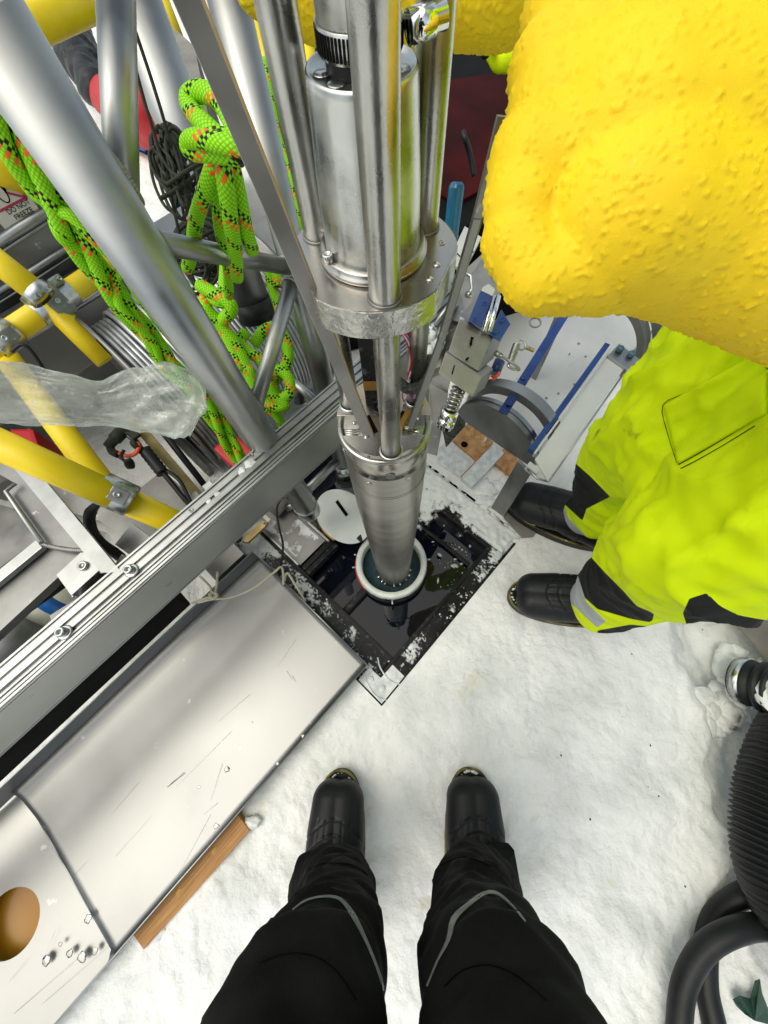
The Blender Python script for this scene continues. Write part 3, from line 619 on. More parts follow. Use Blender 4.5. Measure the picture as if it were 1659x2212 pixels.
flat_bar('leaf_bar', 'wide dark grey flat bar slanting down from top left to drill head', [dp(797, 945, 0.452), dp(380, -60, 0.158)], (1, 0.25, 0.1), (0, 1, 0), 0.0118, 0.003, 'bar_light', 'brown_edge')
flat_bar('leaf_bar', 'thin dark flat bar right of the rods seen edge on beside yellow mitten', [dp(884, 925, 0.452), dp(950, 740, 0.36), dp(1030, 470, 0.262), dp(1085, 250, 0.22)], (0.55, 0.1, 0.2), (0, 1, 0), 0.006, 0.004, 'bar_grey', 'alu_dull')

# ================================================================== TOWER LEGS (welded aluminium truss)
def leg(name, label, p0, p1, r, cat='tube', m='alu_tube', n=56, group=None):
    t = thing(name, label, cat, p0, group); part('tube', MB().pipe(p0, p1, r, n=n), m, t); return t
A0 = dp(668, 1105, 1.16); A1 = dp(-60, 0, 0.29)
tw = thing('drill_tower', 'welded aluminium tube truss of the drill tower leaning over the well', 'tower', A0)
rA = 0.0335
def onA(t): return A0.lerp(A1, t)
part('leg_tube', MB().pipe(A0, A1, rA, n=72), 'alu_tube', tw)
part('leg_foot', MB().tube([A0 + (A1 - A0).normalized() * 0.05, A0 + (A1 - A0).normalized() * 0.045, A0 + (A1 - A0).normalized() * 0.02, A0, A0 - (A1 - A0).normalized() * 0.01], [rA + .001, rA + .002, rA + .002, rA + .001, rA - .004], 48), 'galv', tw)
B0 = dp(745, 1015, 1.2); B1 = dp(478, -60, 0.47)
rB = 0.0265
part('leg_tube', MB().pipe(B0, B1, rB, n=64), 'alu_tube', tw)
part('leg_foot', MB().tube([B0 + (B1 - B0).normalized() * 0.03, B0 - (B1 - B0).normalized() * 0.02], [rB + .002] * 2, 40), 'galv', tw)
part('foot_cap', MB().tube([B0 - (B1 - B0).normalized() * 0.02, B0 - (B1 - B0).normalized() * 0.05], [rB + .008] * 2, 40), 'rubber', tw)
def near(P0, P1, u, v):                                   # point of a leg axis seen nearest to a picture point
    best = None
    for k in range(400):
        q = P0.lerp(P1, k / 400); x, y, z = pix(q); d_ = (x - u) ** 2 + (y - v) ** 2
        if best is None or d_ < best[0]: best = (d_, q)
    return best[1]
def brace(ptA, ptB, r, welds=()):
    part('brace', MB().pipe(ptA, ptB, r, n=40), 'alu_tube', tw)
jA2 = near(A0, A1, 252, 505)
a2t = dp(249, -40, 0.36); brace(jA2, a2t, 0.0165)
a2j = jA2.lerp(a2t, 0.25)
jA3 = near(A0, A1, 310, 490); jB3 = near(B0, B1, 612, 585)
brace(jA3, jB3, 0.0138)
b3back = dp(250, 345, 0.47); brace(near(A0, A1, 360, 500), b3back, 0.012)
jA4 = near(A0, A1, 560, 900); jB4 = near(B0, B1, 618, 590); brace(jA4 , jB4, 0.0145)
jA5 = near(A0, A1, 655, 1070); jB5 = near(B0, B1, 742, 985); brace(jA5, jB5, 0.013)
brace(near(A0, A1, 650, 1050), near(B0, B1, 690, 870), 0.0115)
brace(dp(610, 805, 1.02), dp(700, 880, 1.02), 0.012)
brace(dp(650, 870, 1.3), dp(605, 620, 1.1), 0.02)
def weld(p, along, radial, L, wd, n=11, thick=0.004):     # overlapping fish-scale weld bead
    along = Vector(along).normalized(); mb = MB()
    for k in range(n):
        c = p + along * (L * (k / (n - 1) - 0.5)); e = math.sin(PI * (k + 1) / (n + 1)) ** 0.5
        mb.ball(c, 1.0, 2, (wd * e, wd * e, thick if abs(along.z) < .5 else wd * e * 0.8))
    part('weld_bead', mb, 'alu_sheet', tw, kind='stuff')
tocam = lambda p: (CAM - p).normalized()
def weld_ring(J, d, rb, L0, L1, RL, bead=0.0032, n=34):   # scaly bead where a brace meets a leg
    d = Vector(d).normalized(); u = d.orthogonal().normalized(); v = d.cross(u); ld = (L1 - L0).normalized(); mb = MB()
    for k in range(n):
        a = 2 * PI * k / n; q = J + (u * math.cos(a) + v * math.sin(a)) * (rb + 0.0004); t = 0.0
        while t < 0.3:
            w_ = q + d * t - L0; w_ = w_ - ld * w_.dot(ld)
            if w_.length > RL: break
            t += 0.0008
        if t < 0.16: mb.ball(q + d * t, bead, 2)
    part('weld_bead', mb, 'alu_sheet', tw, kind='stuff')
weld_ring(jA2, a2t - jA2, 0.0165, A0, A1, rA, 0.0042, 44)
weld_ring(jA3, jB3 - jA3, 0.0138, A0, A1, rA, 0.0042, 36); weld_ring(jB3, jA3 - jB3, 0.0138, B0, B1, rB, 0.004, 30)
weld_ring(jA4, jB4 - jA4, 0.0145, A0, A1, rA); weld_ring(jB4, jA4 - jB4, 0.0145, B0, B1, rB)
weld_ring(jA5, jB5 - jA5, 0.013, A0, A1, rA)

# thick cylinder with black cap behind the truss
C0 = dp(545, 655, 1.0); C1 = dp(262, -60, 0.62)
cy = thing('hydraulic_cylinder', 'thick pale cylinder with black end cap hanging behind the tower braces', 'cylinder', C0)
part('barrel', MB().pipe(C0, C1, 0.047, n=60), 'alu_tube', cy)
part('end_cap', MB().tube([C0 - (C1 - C0).normalized() * 0.04, C0 + (C1 - C0).normalized() * 0.01], [0.046, 0.05], 48), 'rubber', cy)
part('side_rod', MB().pipe(dp(300, 40, 0.66), dp(385, 320, 0.8), 0.018, n=32), 'white_plastic', cy)

# ================================================================== RAIL
SCR = 0.8; _l = CAM - ORI; A_C, B_C = _l.dot(EA), _l.dot(EB)
def G(a, b, h): return F(A_C + SCR * (a - A_C), B_C + SCR * (b - B_C), CAMH + SCR * (h - CAMH))
def gbox(a0, a1, b0, b1, h0, h1, bev=0.002):
    p0, p1 = G(a0, b0, h0), G(a1, b1, h1)
    return MB().box((p0 + p1) / 2, abs(a1 - a0) * SCR / 2, abs(b1 - b0) * SCR / 2, abs(h1 - h0) * SCR / 2, EA, EB, UP, bev)
RTOP = CAMH + SCR * (0.35 - CAMH)
RA0, RA1 = -1.6, 1.25
rl = thing('extrusion_rail', 'long silver aluminium profile rail with T-slots crossing behind the drill', 'rail', G(RA0, 0.62, 0.2))
prof = [(0.579, 0.205), (0.581, 0.2), (0.66, 0.2), (0.66, 0.35), (0.655, 0.35), (0.654, 0.346), (0.648, 0.346), (0.648, 0.3495), (0.634, 0.3495), (0.633, 0.344), (0.6265, 0.344), (0.6255, 0.3495), (0.612, 0.3495), (0.611, 0.342), (0.603, 0.342), (0.602, 0.3495), (0.5985, 0.3495), (0.598, 0.345), (0.594, 0.345), (0.5935, 0.3495), (0.5885, 0.3495), (0.588, 0.346), (0.5855, 0.346), (0.585, 0.35), (0.580, 0.35), (0.579, 0.348)]
part('profile', MB().prism([G(RA0, b, h) for b, h in prof], EA * (RA1 - RA0) * SCR), 'alu', rl)
part('side_face', gbox(RA0, RA1, 0.5765, 0.5788, 0.212, 0.340, 0.0004), 'rail_side', rl)
for h_ in (0.206, 0.344): part('edge_bead', MB().pipe(G(RA0, 0.578, h_), G(RA1, 0.578, h_), 0.0018, n=10), 'alu_sheet', rl)
for u, v in ((283, 1232), (138, 1366)):
    p = at(u, v, RTOP + .002); b = thing('cap_bolt', 'shiny socket head bolt on the rail top, ' + ('nearer the welded bracket' if u > 200 else 'nearer the picture edge'), 'bolt', p, 'socket bolts on the rail top'); bolt(p, UP, 0.0085, 0.012, b, 'galv', name='head'); bolt(p - UP * 0.003, UP, 0.013, 0.003, b, 'galv', name='washer', socket=False)
for u, v in ((413, 1102), (543, 983), (660, 874)):
    bolt(at(u, v, RTOP - .0005), UP, 0.0052, 0.001, rl, 'alu_dull', name='hole_rim')
ice = MB()
for u, v, s in ((540, 1003, .013), (523, 1017, .010), (470, 1068, .007), (450, 1082, .006)):
    ice.ball(at(u, v, RTOP - .003), s, 3, (1, 1, 0.4), 0.4)
solo('ice_lumps', ice, 'slush', 'small melting ice lumps lying in the rail slots', 'ice', G(0, 0.62, 0.35), kind='stuff')
ub = thing('black_underbeam', 'matte black beam running beneath the aluminium rail beside the tray', 'beam', G(-1.6, 0.6, 0.1))
part('beam', gbox(-1.6, -0.172, 0.583, 0.65, 0.1, 0.199, 0.001), 'black_matte', ub)
for a_ in (-1.56, -1.4):
    p = G(a_, 0.625, 0.1); part('foot', MB().box(Vector((p.x, p.y, p.z / 2 - 0.01)), 0.02, 0.02, p.z / 2 + 0.009, EA, EB, UP, 0.001), 'black_matte', ub)
rs = thing('rail_support', 'dull aluminium cross support under the rail near the tray corner', 'support', F(-0.02, 0.62, 0))
part('crossbar', fbox(-0.075, 0.03, 0.565, 0.98, 0.06, 0.14, 0.001), 'alu_dull', rs)
part('foot', fbox(-0.06, 0.02, 0.6, 0.7, -0.02, 0.059, 0.001), 'alu_dull', rs)
rs2 = thing('rail_support', 'dull aluminium post under the rail beyond the drill', 'support', F(0.95, 0.5, 0))
part('post', fbox(0.72, 0.78, 0.48, 0.52, -0.02, RTOP - 0.121, 0.001), 'alu_dull', rs2)

# ================================================================== TRAY
ty = thing('core_tray', 'large folded aluminium core tray with raised back wall on the snow', 'tray', F(-0.4, 0.3, 0.03))
def tray_floor():
    bm = bmesh.new(); NA, NB = 60, 30; V = []
    for i in range(NA + 1):
        a = -0.765 + (0.05 + 0.765) * i / NA; row = []
        for j in range(NB + 1):
            b = 0.102 + (0.549 - 0.102) * j / NB
            sl_ = 0.415 + 0.01 * math.sin(a * 6); h = 0.05 + 0.002 * noise.noise(Vector((a * 3, b * 3, 1))) + 0.022 * max(0, (b - sl_) / 0.134) ** 1.15 + 0.012 * max(0, (b - 0.52) / 0.03) ** 2
            row.append(bm.verts.new(F(a, b, h)))
        V.append(row)
    for i in range(NA):
        for j in range(NB):
            f = bm.faces.new((V[i][j], V[i + 1][j], V[i + 1][j + 1], V[i][j + 1])); f.smooth = True
    m = MB(); m.bm.free(); m.bm = bm; m.uv = bm.loops.layers.uv.new('UVMap'); return m
fl_ = part('floor', tray_floor(), 'alu_sheet', ty); md = fl_.modifiers.new('t', 'SOLIDIFY'); md.thickness = 0.002; md.offset = -1
part('back_wall', MB().prism([F(-1.5, 0.5495, 0.06), F(0.05, 0.5495, 0.06), F(0.05, 0.549, 0.14), F(-1.5, 0.549, 0.14)], EB * 0.002), 'alu_sheet', ty)
part('top_lip', MB().pipe(F(-1.5, 0.551, 0.141), F(0.051, 0.551, 0.141), 0.0022, n=10), 'alu', ty)
part('end_lip', MB().prism([F(0.0505, 0.1, 0.042), F(0.0505, 0.552, 0.042), F(0.0505, 0.552, 0.14), F(0.0505, 0.50, 0.068), F(0.0505, 0.1, 0.06)], EA * 0.002), 'alu', ty)
part('end_bead', MB().pipe(F(0.0515, 0.1, 0.061), F(0.0515, 0.5, 0.069), 0.0019, n=10), 'alu', ty)
part('side_lip', MB().prism([F(-0.765, 0.1015, 0.042), F(0.0525, 0.1015, 0.042), F(0.0525, 0.1015, 0.06), F(-0.765, 0.1015, 0.06)], EB * -0.002), 'alu', ty)
part('side_bead', MB().pipe(F(-1.3, 0.1005, 0.061), F(0.0525, 0.1005, 0.061), 0.0018, n=10), 'alu', ty)
# far panel with the round hole
def hole_panel():
    c = Vector((-0.905, 0.325)); r = 0.064; a0, a1, b0, b1 = -1.5, -0.767, 0.102, 0.549; m = MB(); n = 64; inner = []; outer = []
    def hh(a): return 0.05 + 0.03 * (-0.767 - a)
    for k in range(n):
        t = 2 * PI * k / n; dx, dy = math.cos(t), math.sin(t); inner.append(m.bm.verts.new(F(c.x + dx * r, c.y + dy * r, hh(c.x + dx * r))))
        s = min(((a1 - c.x) / dx) if dx > 1e-6 else ((a0 - c.x) / dx if dx < -1e-6 else 9e9), ((b1 - c.y) / dy) if dy > 1e-6 else ((b0 - c.y) / dy if dy < -1e-6 else 9e9))
        outer.append(m.bm.verts.new(F(c.x + dx * s, c.y + dy * s, hh(c.x + dx * s))))
    for k in range(n):
        j = (k + 1) % n; m.bm.faces.new((inner[k], inner[j], outer[j], outer[k]))
    low = [m.bm.verts.new(v.co - UP * 0.003) for v in inner]
    for k in range(n):
        j = (k + 1) % n; m.bm.faces.new((inner[k], low[k], low[j], inner[j]))
    return m
part('hole_panel', hole_panel(), 'alu_sheet', ty)
part('fold_seam', MB().pipe(F(-0.766, 0.102, 0.0515), F(-0.766, 0.548, 0.0515), 0.0022, n=10), 'alu', ty)
part('side_lip', MB().prism([F(-1.5, 0.1015, 0.042), F(-0.766, 0.1015, 0.042), F(-0.766, 0.1015, 0.06), F(-1.5, 0.1015, 0.068)], EB * -0.002), 'alu', ty)
yb = thing('amber_bucket', 'amber plastic container glowing through the round hole in the tray', 'container', F(-0.91, 0.33, 0.0))
part('bottom', MB().lathe([(0, 0.004), (0.085, 0.004), (0.095, 0.008)], F(-0.9, 0.325, 0.012), UP, 40), 'amber', yb)
part('wall', MB().lathe([(0.095, 0.006), (0.096, 0.044), (0.09, 0.044), (0.09, 0.008)], F(-0.9, 0.325, 0.0), UP, 40, True), 'cream', yb)
bolt(at(466, 1290, 0.12), Vector((0.6, -0.8, 0.6)), 0.006, 0.004, ty, 'galv', name='screw')
# tray surface marks: scratches, drops
dmb = MB()
for u, v, s in ((490, 1662, .006), (468, 1785, .007), (462, 1795, .005), (438, 1805, .004), (600, 1650, .004), (672, 1562, .005), (655, 1590, .005), (190, 1985, .008), (150, 2060, .007), (178, 2068, .009), (205, 2055, .006), (130, 2040, .004), (100, 2075, .009), (575, 1370, .003), (545, 1560, .002), (640, 1480, .002), (710, 1455, .004), (350, 1925, .008), (330, 1940, .006), (430, 1700, .003), (600, 1310, .004), (523, 1340, .004), (480, 1410, .006), (500, 1395, .005), (520, 1380, .005), (545, 1362, .005), (556, 1350, .005), (470, 1425, .004)):
    dmb.ball(at(u, v, 0.0515 if (u > 250 or v < 1770) else 0.0625), s, 3, (1, 1, 0.1), 0.5)
solo('water_drops', dmb, 'wet', 'water drops and slush specks on the aluminium tray', 'water', F(-0.4, 0.3, 0.05), kind='stuff')
scm = MB(); r15 = random.Random(15)
for (u0, v0, u1, v1, w_) in ((362, 1700, 400, 1670, .0016), (368, 1694, 398, 1668, .0012), (480, 1650, 455, 1730, .0005), (470, 1735, 440, 1760, .0005), (455, 1760, 385, 1890, .0004), (500, 1580, 380, 1700, .0004), (300, 1690, 240, 1760, .0004), (30, 2190, 180, 2060, .0006), (90, 2170, 240, 2040, .0005), (20, 2120, 60, 2070, .0005), (620, 1450, 633, 1470, .0006), (632, 1460, 640, 1475, .0006), (150, 1900, 190, 1860, .0005), (540, 1500, 470, 1560, .0004), (640, 1380, 600, 1440, .0003), (250, 1850, 330, 1760, .0003), (120, 2010, 100, 2060, .0004)):
    scm.tube([at(u0, v0, 0.053 if v0 < 1960 or u0 > 250 else 0.0605) + UP * 0.0003, at(u1, v1, 0.053 if v0 < 1960 or u0 > 250 else 0.0605) + UP * 0.0003], [w_ * 0.55, w_ * 0.25], 5)
part('scratches', scm, 'alu_sheet', ty, kind='stuff')
wd = thing('wood_plank', 'knotty orange pine plank lying under the tray edge on snow', 'plank', at(430, 1880, 0.03))
P_ = [at(524, 1762, 0.026), at(552, 1783, 0.026), at(352, 2003, 0.026), at(318, 2000, 0.026), at(330, 1930, 0.026)]
P_ = [F(-0.425, 0.054, 0.027), F(-0.425, 0.2, 0.027), F(-0.745, 0.2, 0.027), F(-0.735, 0.062, 0.027)]
pk = part('board', MB().prism(P_, (0, 0, -0.03), 0.002), 'wood', wd)
for u, v in ((462, 1838), (385, 1928)): part('knot', MB().lathe([(0, 0.0008), (0.005, 0.0006), (0.0085, 0)], at(u, v, 0.027), UP, 14), 'bronze_block', wd, label='dark knot')
solo('snow_patch', MB().ball(at(546, 1776, 0.018), 0.016, 3, (1.4, 0.8, 0.5), 0.5).ball(at(325, 2012, 0.01), 0.03, 3, (1.5, 1.0, 0.4), 0.5).ball(at(365, 2012, 0.008), 0.022, 3, (1.5, 1.0, 0.4), 0.5), 'snow_clean', 'crumbly snow at the ends of the pine plank', 'snow', at(540, 1778, 0.0), kind='stuff')

# ================================================================== PADDLE DISC, LATCH, CORDS
pd = thing('paddle_disc', 'pale frosted round plastic cover with a slot leaning beside casing ring', 'cover', at(735, 1120, 0.03))
pc = at(740, 1114, 0.05); pn = Vector((-0.25, -0.1, 1)).normalized(); pu = (EB - pn * EB.dot(pn)).normalized(); pv = pn.cross(pu)
poly = [pc + pu * (0.112 * math.cos(t)) + pv * (0.077 * math.sin(t)) for t in [2 * PI * k / 60 for k in range(60)]]
dsk = MB().prism(poly, pn * -0.006, 0.001); part('disc', dsk, 'white_plastic', pd)
p0, p1 = at(722, 1077, 0.06), at(752, 1117, 0.056)
sd = (p1 - p0).normalized(); sd = (sd - pn * sd.dot(pn)).normalized(); ctr = (p0 + p1) / 2; ctr = ctr - pn * ((ctr - pc).dot(pn)) + pn * 0.0012
part('slot', MB().box(ctr, 0.033, 0.0055, 0.001, sd, pn.cross(sd), pn, 0.0005), 'ink', pd)
part('hinge', MB().box(at(784, 1158, 0.055), 0.02, 0.01, 0.004, EA, EB, UP, 0.003), 'rubber', pd)
part('yellow_rim', MB().tube([pc + pu * (0.114 * math.cos(t)) + pv * (0.078 * math.sin(t)) - pn * 0.012 for t in [math.radians(x) for x in range(20, 110, 6)]], 0.005, 8), 'amber', pd)
lt = thing('toggle_latch', 'brass toggle latch with white block clipped at the rail foot', 'latch', at(570, 1115, 0.05))
part('lever', MB().prism([at(523, 1170, 0.07), at(528, 1160, 0.07), at(566, 1125, 0.07), at(578, 1127, 0.07), at(575, 1135, 0.07), at(535, 1172, 0.07)], UP * -0.012, 0.001), 'brass', lt)
part('yoke', MB().tube([at(548, 1122, 0.08), at(566, 1110, 0.08), at(581, 1122, 0.08), at(570, 1132, 0.08)], 0.0035, 8), 'brass', lt)
part('block', MB().box(at(573, 1117, 0.085), 0.006, 0.024, 0.01, EA, EB, UP, 0.002), 'cream', lt)
part('plate', MB().box(at(552, 1131, 0.06), 0.022, 0.012, 0.004, EA, EB, UP, 0.001), 'alu', lt)
solo('black_cable', MB().tube(spline([at(640, 1080, 0.12), at(612, 1075, 0.12), at(598, 1100, 0.11), at(603, 1140, 0.09), at(611, 1175, 0.07), at(608, 1215, 0.04), at(600, 1238, 0.01)], 8), 0.0035, 10), 'rubber', 'thin black cable looping over the snowy lid sheet to ground', 'cable', at(600, 1238, 0.01))
cb = thing('beige_cord', 'knotted beige cord tied through the tray corner', 'cord', at(460, 1290, 0.14))
part('strand', MB().tube(spline([at(428, 1302, 0.15), at(455, 1295, 0.16), at(500, 1290, 0.15), at(548, 1270, 0.15), at(590, 1238, 0.14), at(607, 1225, 0.13), at(612, 1240, 0.1), at(613, 1262, 0.06), at(620, 1238, 0.08), at(637, 1262, 0.06), at(660, 1300, 0.05)], 8), 0.0034, 10), 'cord_beige', cb)
part('strand', MB().tube(spline([at(415, 1303, 0.15), at(445, 1292, 0.16), at(462, 1287, 0.165), at(468, 1262, 0.17), at(470, 1235, 0.17)], 8), 0.0034, 10), 'cord_beige', cb)
part('strand', MB().tube(spline([at(457, 1290, 0.165), at(455, 1270, 0.17), at(442, 1255, 0.16), at(432, 1245, 0.14)], 8), 0.0034, 10), 'cord_beige', cb)
part('knot', MB().tube(spline([at(452, 1283, 0.17), at(460, 1293, 0.175), at(469, 1286, 0.175), at(461, 1280, 0.17), at(452, 1285, 0.168)], 6), 0.004, 10), 'cord_beige', cb)
cn = thing('frayed_cable', 'frayed yellow and black cable ends poking from the snow by the tray', 'cable', at(490, 1200, 0.03))
for k, (c_, pts) in enumerate((('cord_beige', ((478, 1188), (492, 1200), (508, 1196), (512, 1188))), ('rubber', ((470, 1185), (495, 1210), (520, 1235), (545, 1255))), ('blue', ((452, 1180), (475, 1190), (492, 1192))), ('rubber', ((482, 1178), (488, 1190), (484, 1200))), ('brass', ((480, 1196), (496, 1206), (510, 1204))))):
    part('strand', MB().tube(spline([at(u, v, 0.05) for u, v in pts], 6), 0.0035, 8), c_, cn)
cc_ = thing('canister', 'small steel pin canister beside the tower foot', 'fitting', at(628, 1090, 0.04))
part('pin', MB().pipe(at(618, 1098, 0.04), at(640, 1087, 0.05), 0.012, n=24), 'alu', cc_)
part('ridge_pipe', MB().pipe(at(590, 1110, 0.03), at(625, 1070, 0.04), 0.02, n=24), 'tarp', cc_)

# ================================================================== ROPES AND CORDS
def rope(parent, pts, r=0.0065, m='rope', name='strand', k=10, n=14):
    return part(name, MB().tube(spline([dp(*p) for p in pts], k), r, n), m, parent)
def twist(pts, rr, turns, ph, k=10):                      # a strand winding round a guide line
    S = spline([dp(*p) for p in pts], k); fr = frames(S); o = []
    for i, p in enumerate(S):
        t = ph + turns * 2 * PI * i / (len(S) - 1); o.append(p + fr[i][1] * (rr * math.cos(t)) + fr[i][2] * (rr * math.sin(t)))
    return o
lr = thing('rope', 'bright green rope with orange and black flecks, twisted strands along left tower leg', 'rope', dp(480, 930, 0.95), 'green safety ropes')
gl = [(-60, 120, 0.36), (30, 310, 0.4), (130, 460, 0.46), (220, 600, 0.54), (300, 700, 0.62), (370, 790, 0.7), (440, 870, 0.78), (490, 950, 0.86), (530, 1010, 0.92)]
for ph in (0, PI * 0.66, PI * 1.33): part('strand', MB().tube(twist(gl, 0.0105, 2.2, ph), 0.0085, 16), 'rope', lr)
part('strand', MB().tube(spline([dp(*p) for p in [(205, 545, 0.52), (140, 520, 0.475), (118, 470, 0.46), (150, 465, 0.45), (215, 530, 0.48), (262, 575, 0.53), (250, 610, 0.55), (262, 665, 0.57), (330, 740, 0.64), (355, 800, 0.69), (420, 850, 0.74)]], 10), 0.0068, 16), 'rope', lr)
part('strand', MB().tube(spline([dp(*p) for p in [(20, 330, 0.41), (75, 420, 0.44), (175, 480, 0.47), (250, 560, 0.52), (300, 640, 0.57), (360, 720, 0.64), (425, 800, 0.71), (470, 880, 0.8), (520, 975, 0.88)]], 10), 0.0066, 16), 'rope', lr)
kr = thing('rope', 'bright green flecked rope hanging in a knot between the tower legs', 'rope', dp(450, 350, 0.5), 'green safety ropes')
rope(kr, [(520, 330, 0.36), (500, 262, 0.37), (470, 215, 0.375), (432, 198, 0.385), (408, 212, 0.395), (415, 240, 0.39), (445, 272, 0.375), (480, 300, 0.37), (530, 310, 0.37)], 0.0092)
rope(kr, [(425, 235, 0.42), (432, 262, 0.42), (440, 290, 0.43), (470, 310, 0.43)], 0.0085)
rope(kr, [(540, 322, 0.36), (490, 312, 0.36), (430, 300, 0.372), (408, 308, 0.385), (412, 325, 0.39), (450, 330, 0.385), (520, 338, 0.38)], 0.0085)
rope(kr, [(470, 335, 0.42), (448, 400, 0.45), (425, 470, 0.5), (415, 540, 0.56), (405, 580, 0.6)], 0.0095)
rope(kr, [(478, 338, 0.4), (488, 400, 0.42), (497, 470, 0.46), (508, 540, 0.52), (512, 600, 0.58)], 0.0095)
rope(kr, [(462, 345, 0.45), (468, 420, 0.48), (475, 500, 0.53), (490, 560, 0.58), (495, 640, 0.66)], 0.0075)
rope(kr, [(495, 330, 0.42), (515, 420, 0.45), (532, 500, 0.5), (545, 540, 0.54)], 0.0095)
tr = thing('rope', 'tangled green flecked rope bundle below the horizontal brace, above the rail', 'rope', dp(560, 820, 0.9), 'green safety ropes')
rope(tr, [(490, 560, 0.75), (487, 610, 0.75), (478, 650, 0.75), (450, 640, 0.76), (445, 665, 0.76), (475, 700, 0.78), (505, 740, 0.8), (530, 790, 0.82), (548, 840, 0.84)], 0.013)
rope(tr, [(430, 615, 0.74), (455, 630, 0.74), (490, 650, 0.74), (500, 670, 0.75), (480, 700, 0.78), (500, 745, 0.8), (520, 800, 0.82)], 0.0125)
rope(tr, [(548, 745, 0.86), (570, 715, 0.85), (595, 708, 0.85), (615, 730, 0.86), (622, 770, 0.87), (612, 800, 0.88), (590, 830, 0.88), (600, 860, 0.88), (625, 850, 0.87), (622, 815, 0.86), (600, 800, 0.86), (585, 820, 0.87)], 0.0125)
rope(tr, [(530, 720, 0.84), (518, 735, 0.83), (535, 760, 0.83), (560, 775, 0.84), (575, 800, 0.85), (580, 830, 0.86), (590, 855, 0.87), (615, 875, 0.88), (590, 878, 0.88), (560, 850, 0.88)], 0.0125)
rope(tr, [(600, 620, 0.9), (590, 560, 0.88), (583, 600, 0.9), (600, 660, 0.92), (615, 700, 0.93)], 0.011)
rope(tr, [(525, 790, 0.82), (540, 800, 0.82), (545, 830, 0.84), (535, 850, 0.86)], 0.009)
rope(tr, [(575, 880, 0.9), (600, 900, 0.92), (612, 930, 0.96), (608, 960, 1.0), (660, 960, 1.0)], 0.011)
br = thing('rope', 'thin sliver of green flecked rope seen behind the drill rods', 'rope', dp(640, 400, 1.0), 'green safety ropes')
rope(br, [(570, 130, 0.95), (580, 200, 0.97), (600, 300, 1.0), (625, 380, 1.02), (640, 450, 1.05), (650, 520, 1.08), (690, 620, 1.15), (700, 700, 1.2)], 0.013)
rope(br, [(588, 560, 1.1), (575, 620, 1.1), (580, 680, 1.12)], 0.012)
gc = thing('cord_hank', 'dark green thin cord gathered in a hank behind the upper brace', 'cord', dp(380, 330, 0.62), 'dark cord hanks')
rn = random.Random(11)
for pts in ([(283, 40, 0.5), (330, 180, 0.54), (365, 300, 0.58), (385, 400, 0.62), (400, 480, 0.66)], [(285, 120, 0.52), (315, 230, 0.55), (345, 330, 0.58), (375, 450, 0.62), (395, 540, 0.66)]):
    part('strand', MB().tube(spline([dp(*p) for p in pts], 6), 0.0026, 8), 'cord_dark', gc)
for k in range(26):
    u0 = rn.uniform(312, 350); v0 = rn.uniform(262, 330); zz = rn.uniform(0.58, 0.66); wdt = rn.uniform(22, 60); hgt_ = rn.uniform(60, 170); sl_ = rn.uniform(0.25, 0.5)
    pts = []
    for i in range(9):
        t = 2 * PI * i / 8; y = (1 - math.cos(t)) / 2 * hgt_; pts.append((u0 + y * sl_ + wdt * (0.5 + 0.5 * math.sin(t)) * 0.9, v0 + y, zz + rn.uniform(-.01, .01)))
    part('strand', MB().tube(spline([dp(*p) for p in pts], 5), 0.0026, 7), 'cord_dark', gc)
part('wrap', MB().tube(spline([dp(*p) for p in [(360, 400, 0.58), (400, 372, 0.57), (440, 350, 0.58), (420, 380, 0.6), (380, 410, 0.58), (345, 430, 0.57)]], 6), 0.003, 8), 'cord_dark', gc)
g2 = thing('cord_hank', 'dark green cord coil hanging under the horizontal brace', 'cord', dp(440, 560, 0.8), 'dark cord hanks')
for k in range(26):
    cx_, cy_ = rn.uniform(415, 455), rn.uniform(520, 590); ra_, rb_ = rn.uniform(25, 48), rn.uniform(22, 60); z_ = rn.uniform(0.76, 0.84); an_ = rn.uniform(-0.4, 0.8)
    pts = []
    for i in range(11):
        t = 2 * PI * i / 10; x, y = ra_ * math.cos(t), rb_ * math.sin(t); pts.append((cx_ + x * math.cos(an_) - y * math.sin(an_), cy_ + x * math.sin(an_) + y * math.cos(an_), z_))
    part('strand', MB().tube(spline([dp(*p) for p in pts], 5), 0.0032, 7), 'cord_dark', g2)
part('loop', MB().tube(spline([dp(*p) for p in [(480, 600, 0.8), (495, 612, 0.8), (512, 600, 0.8), (516, 580, 0.8), (500, 572, 0.8)]], 6), 0.0034, 8), 'cord_dark', g2)

# ================================================================== YELLOW SCAFFOLD PIPES
def ypipe(label, pts, r=0.03, clamp=None):
    P = [dp(*p) for p in pts]; t = thing('scaffold_pipe', label, 'pipe', P[0], 'yellow painted scaffold pipes'); part('pipe', MB().pipe(P[0], P[-1], r, n=40), 'yellow_paint', t); return t, P
ypipe('yellow pipe crossing below the crossed penguin label, into the cross clamp', [(-70, 515, 0.8), (88, 638, 0.86)], 0.0262)
ypipe('yellow pipe running down right from the cross clamp to the cable drum', [(100, 650, 0.92), (230, 780, 1.0)], 0.026)
_t, PX4 = ypipe('yellow pipe through the cross clamp, running from left edge up to the rope', [(-60, 775, 0.86), (245, 568, 1.0)], 0.0262)
ypipe('long yellow pipe under the clear bag, ending in the lower clamp', [(-60, 935, 0.62), (245, 1070, 0.74)], 0.0265)
ypipe('yellow pipe from the lower clamp disappearing behind the rail', [(230, 1063, 0.76), (470, 1170, 0.9)], 0.027)
ypipe('bright yellow pipe seen through the clear bag, meeting lower clamp', [(-40, 700, 1.0), (240, 1070, 0.86)], 0.027)
ypipe('fat yellow pipe across the top left corner', [(-60, 100, 0.9), (330, -60, 1.1)], 0.043)
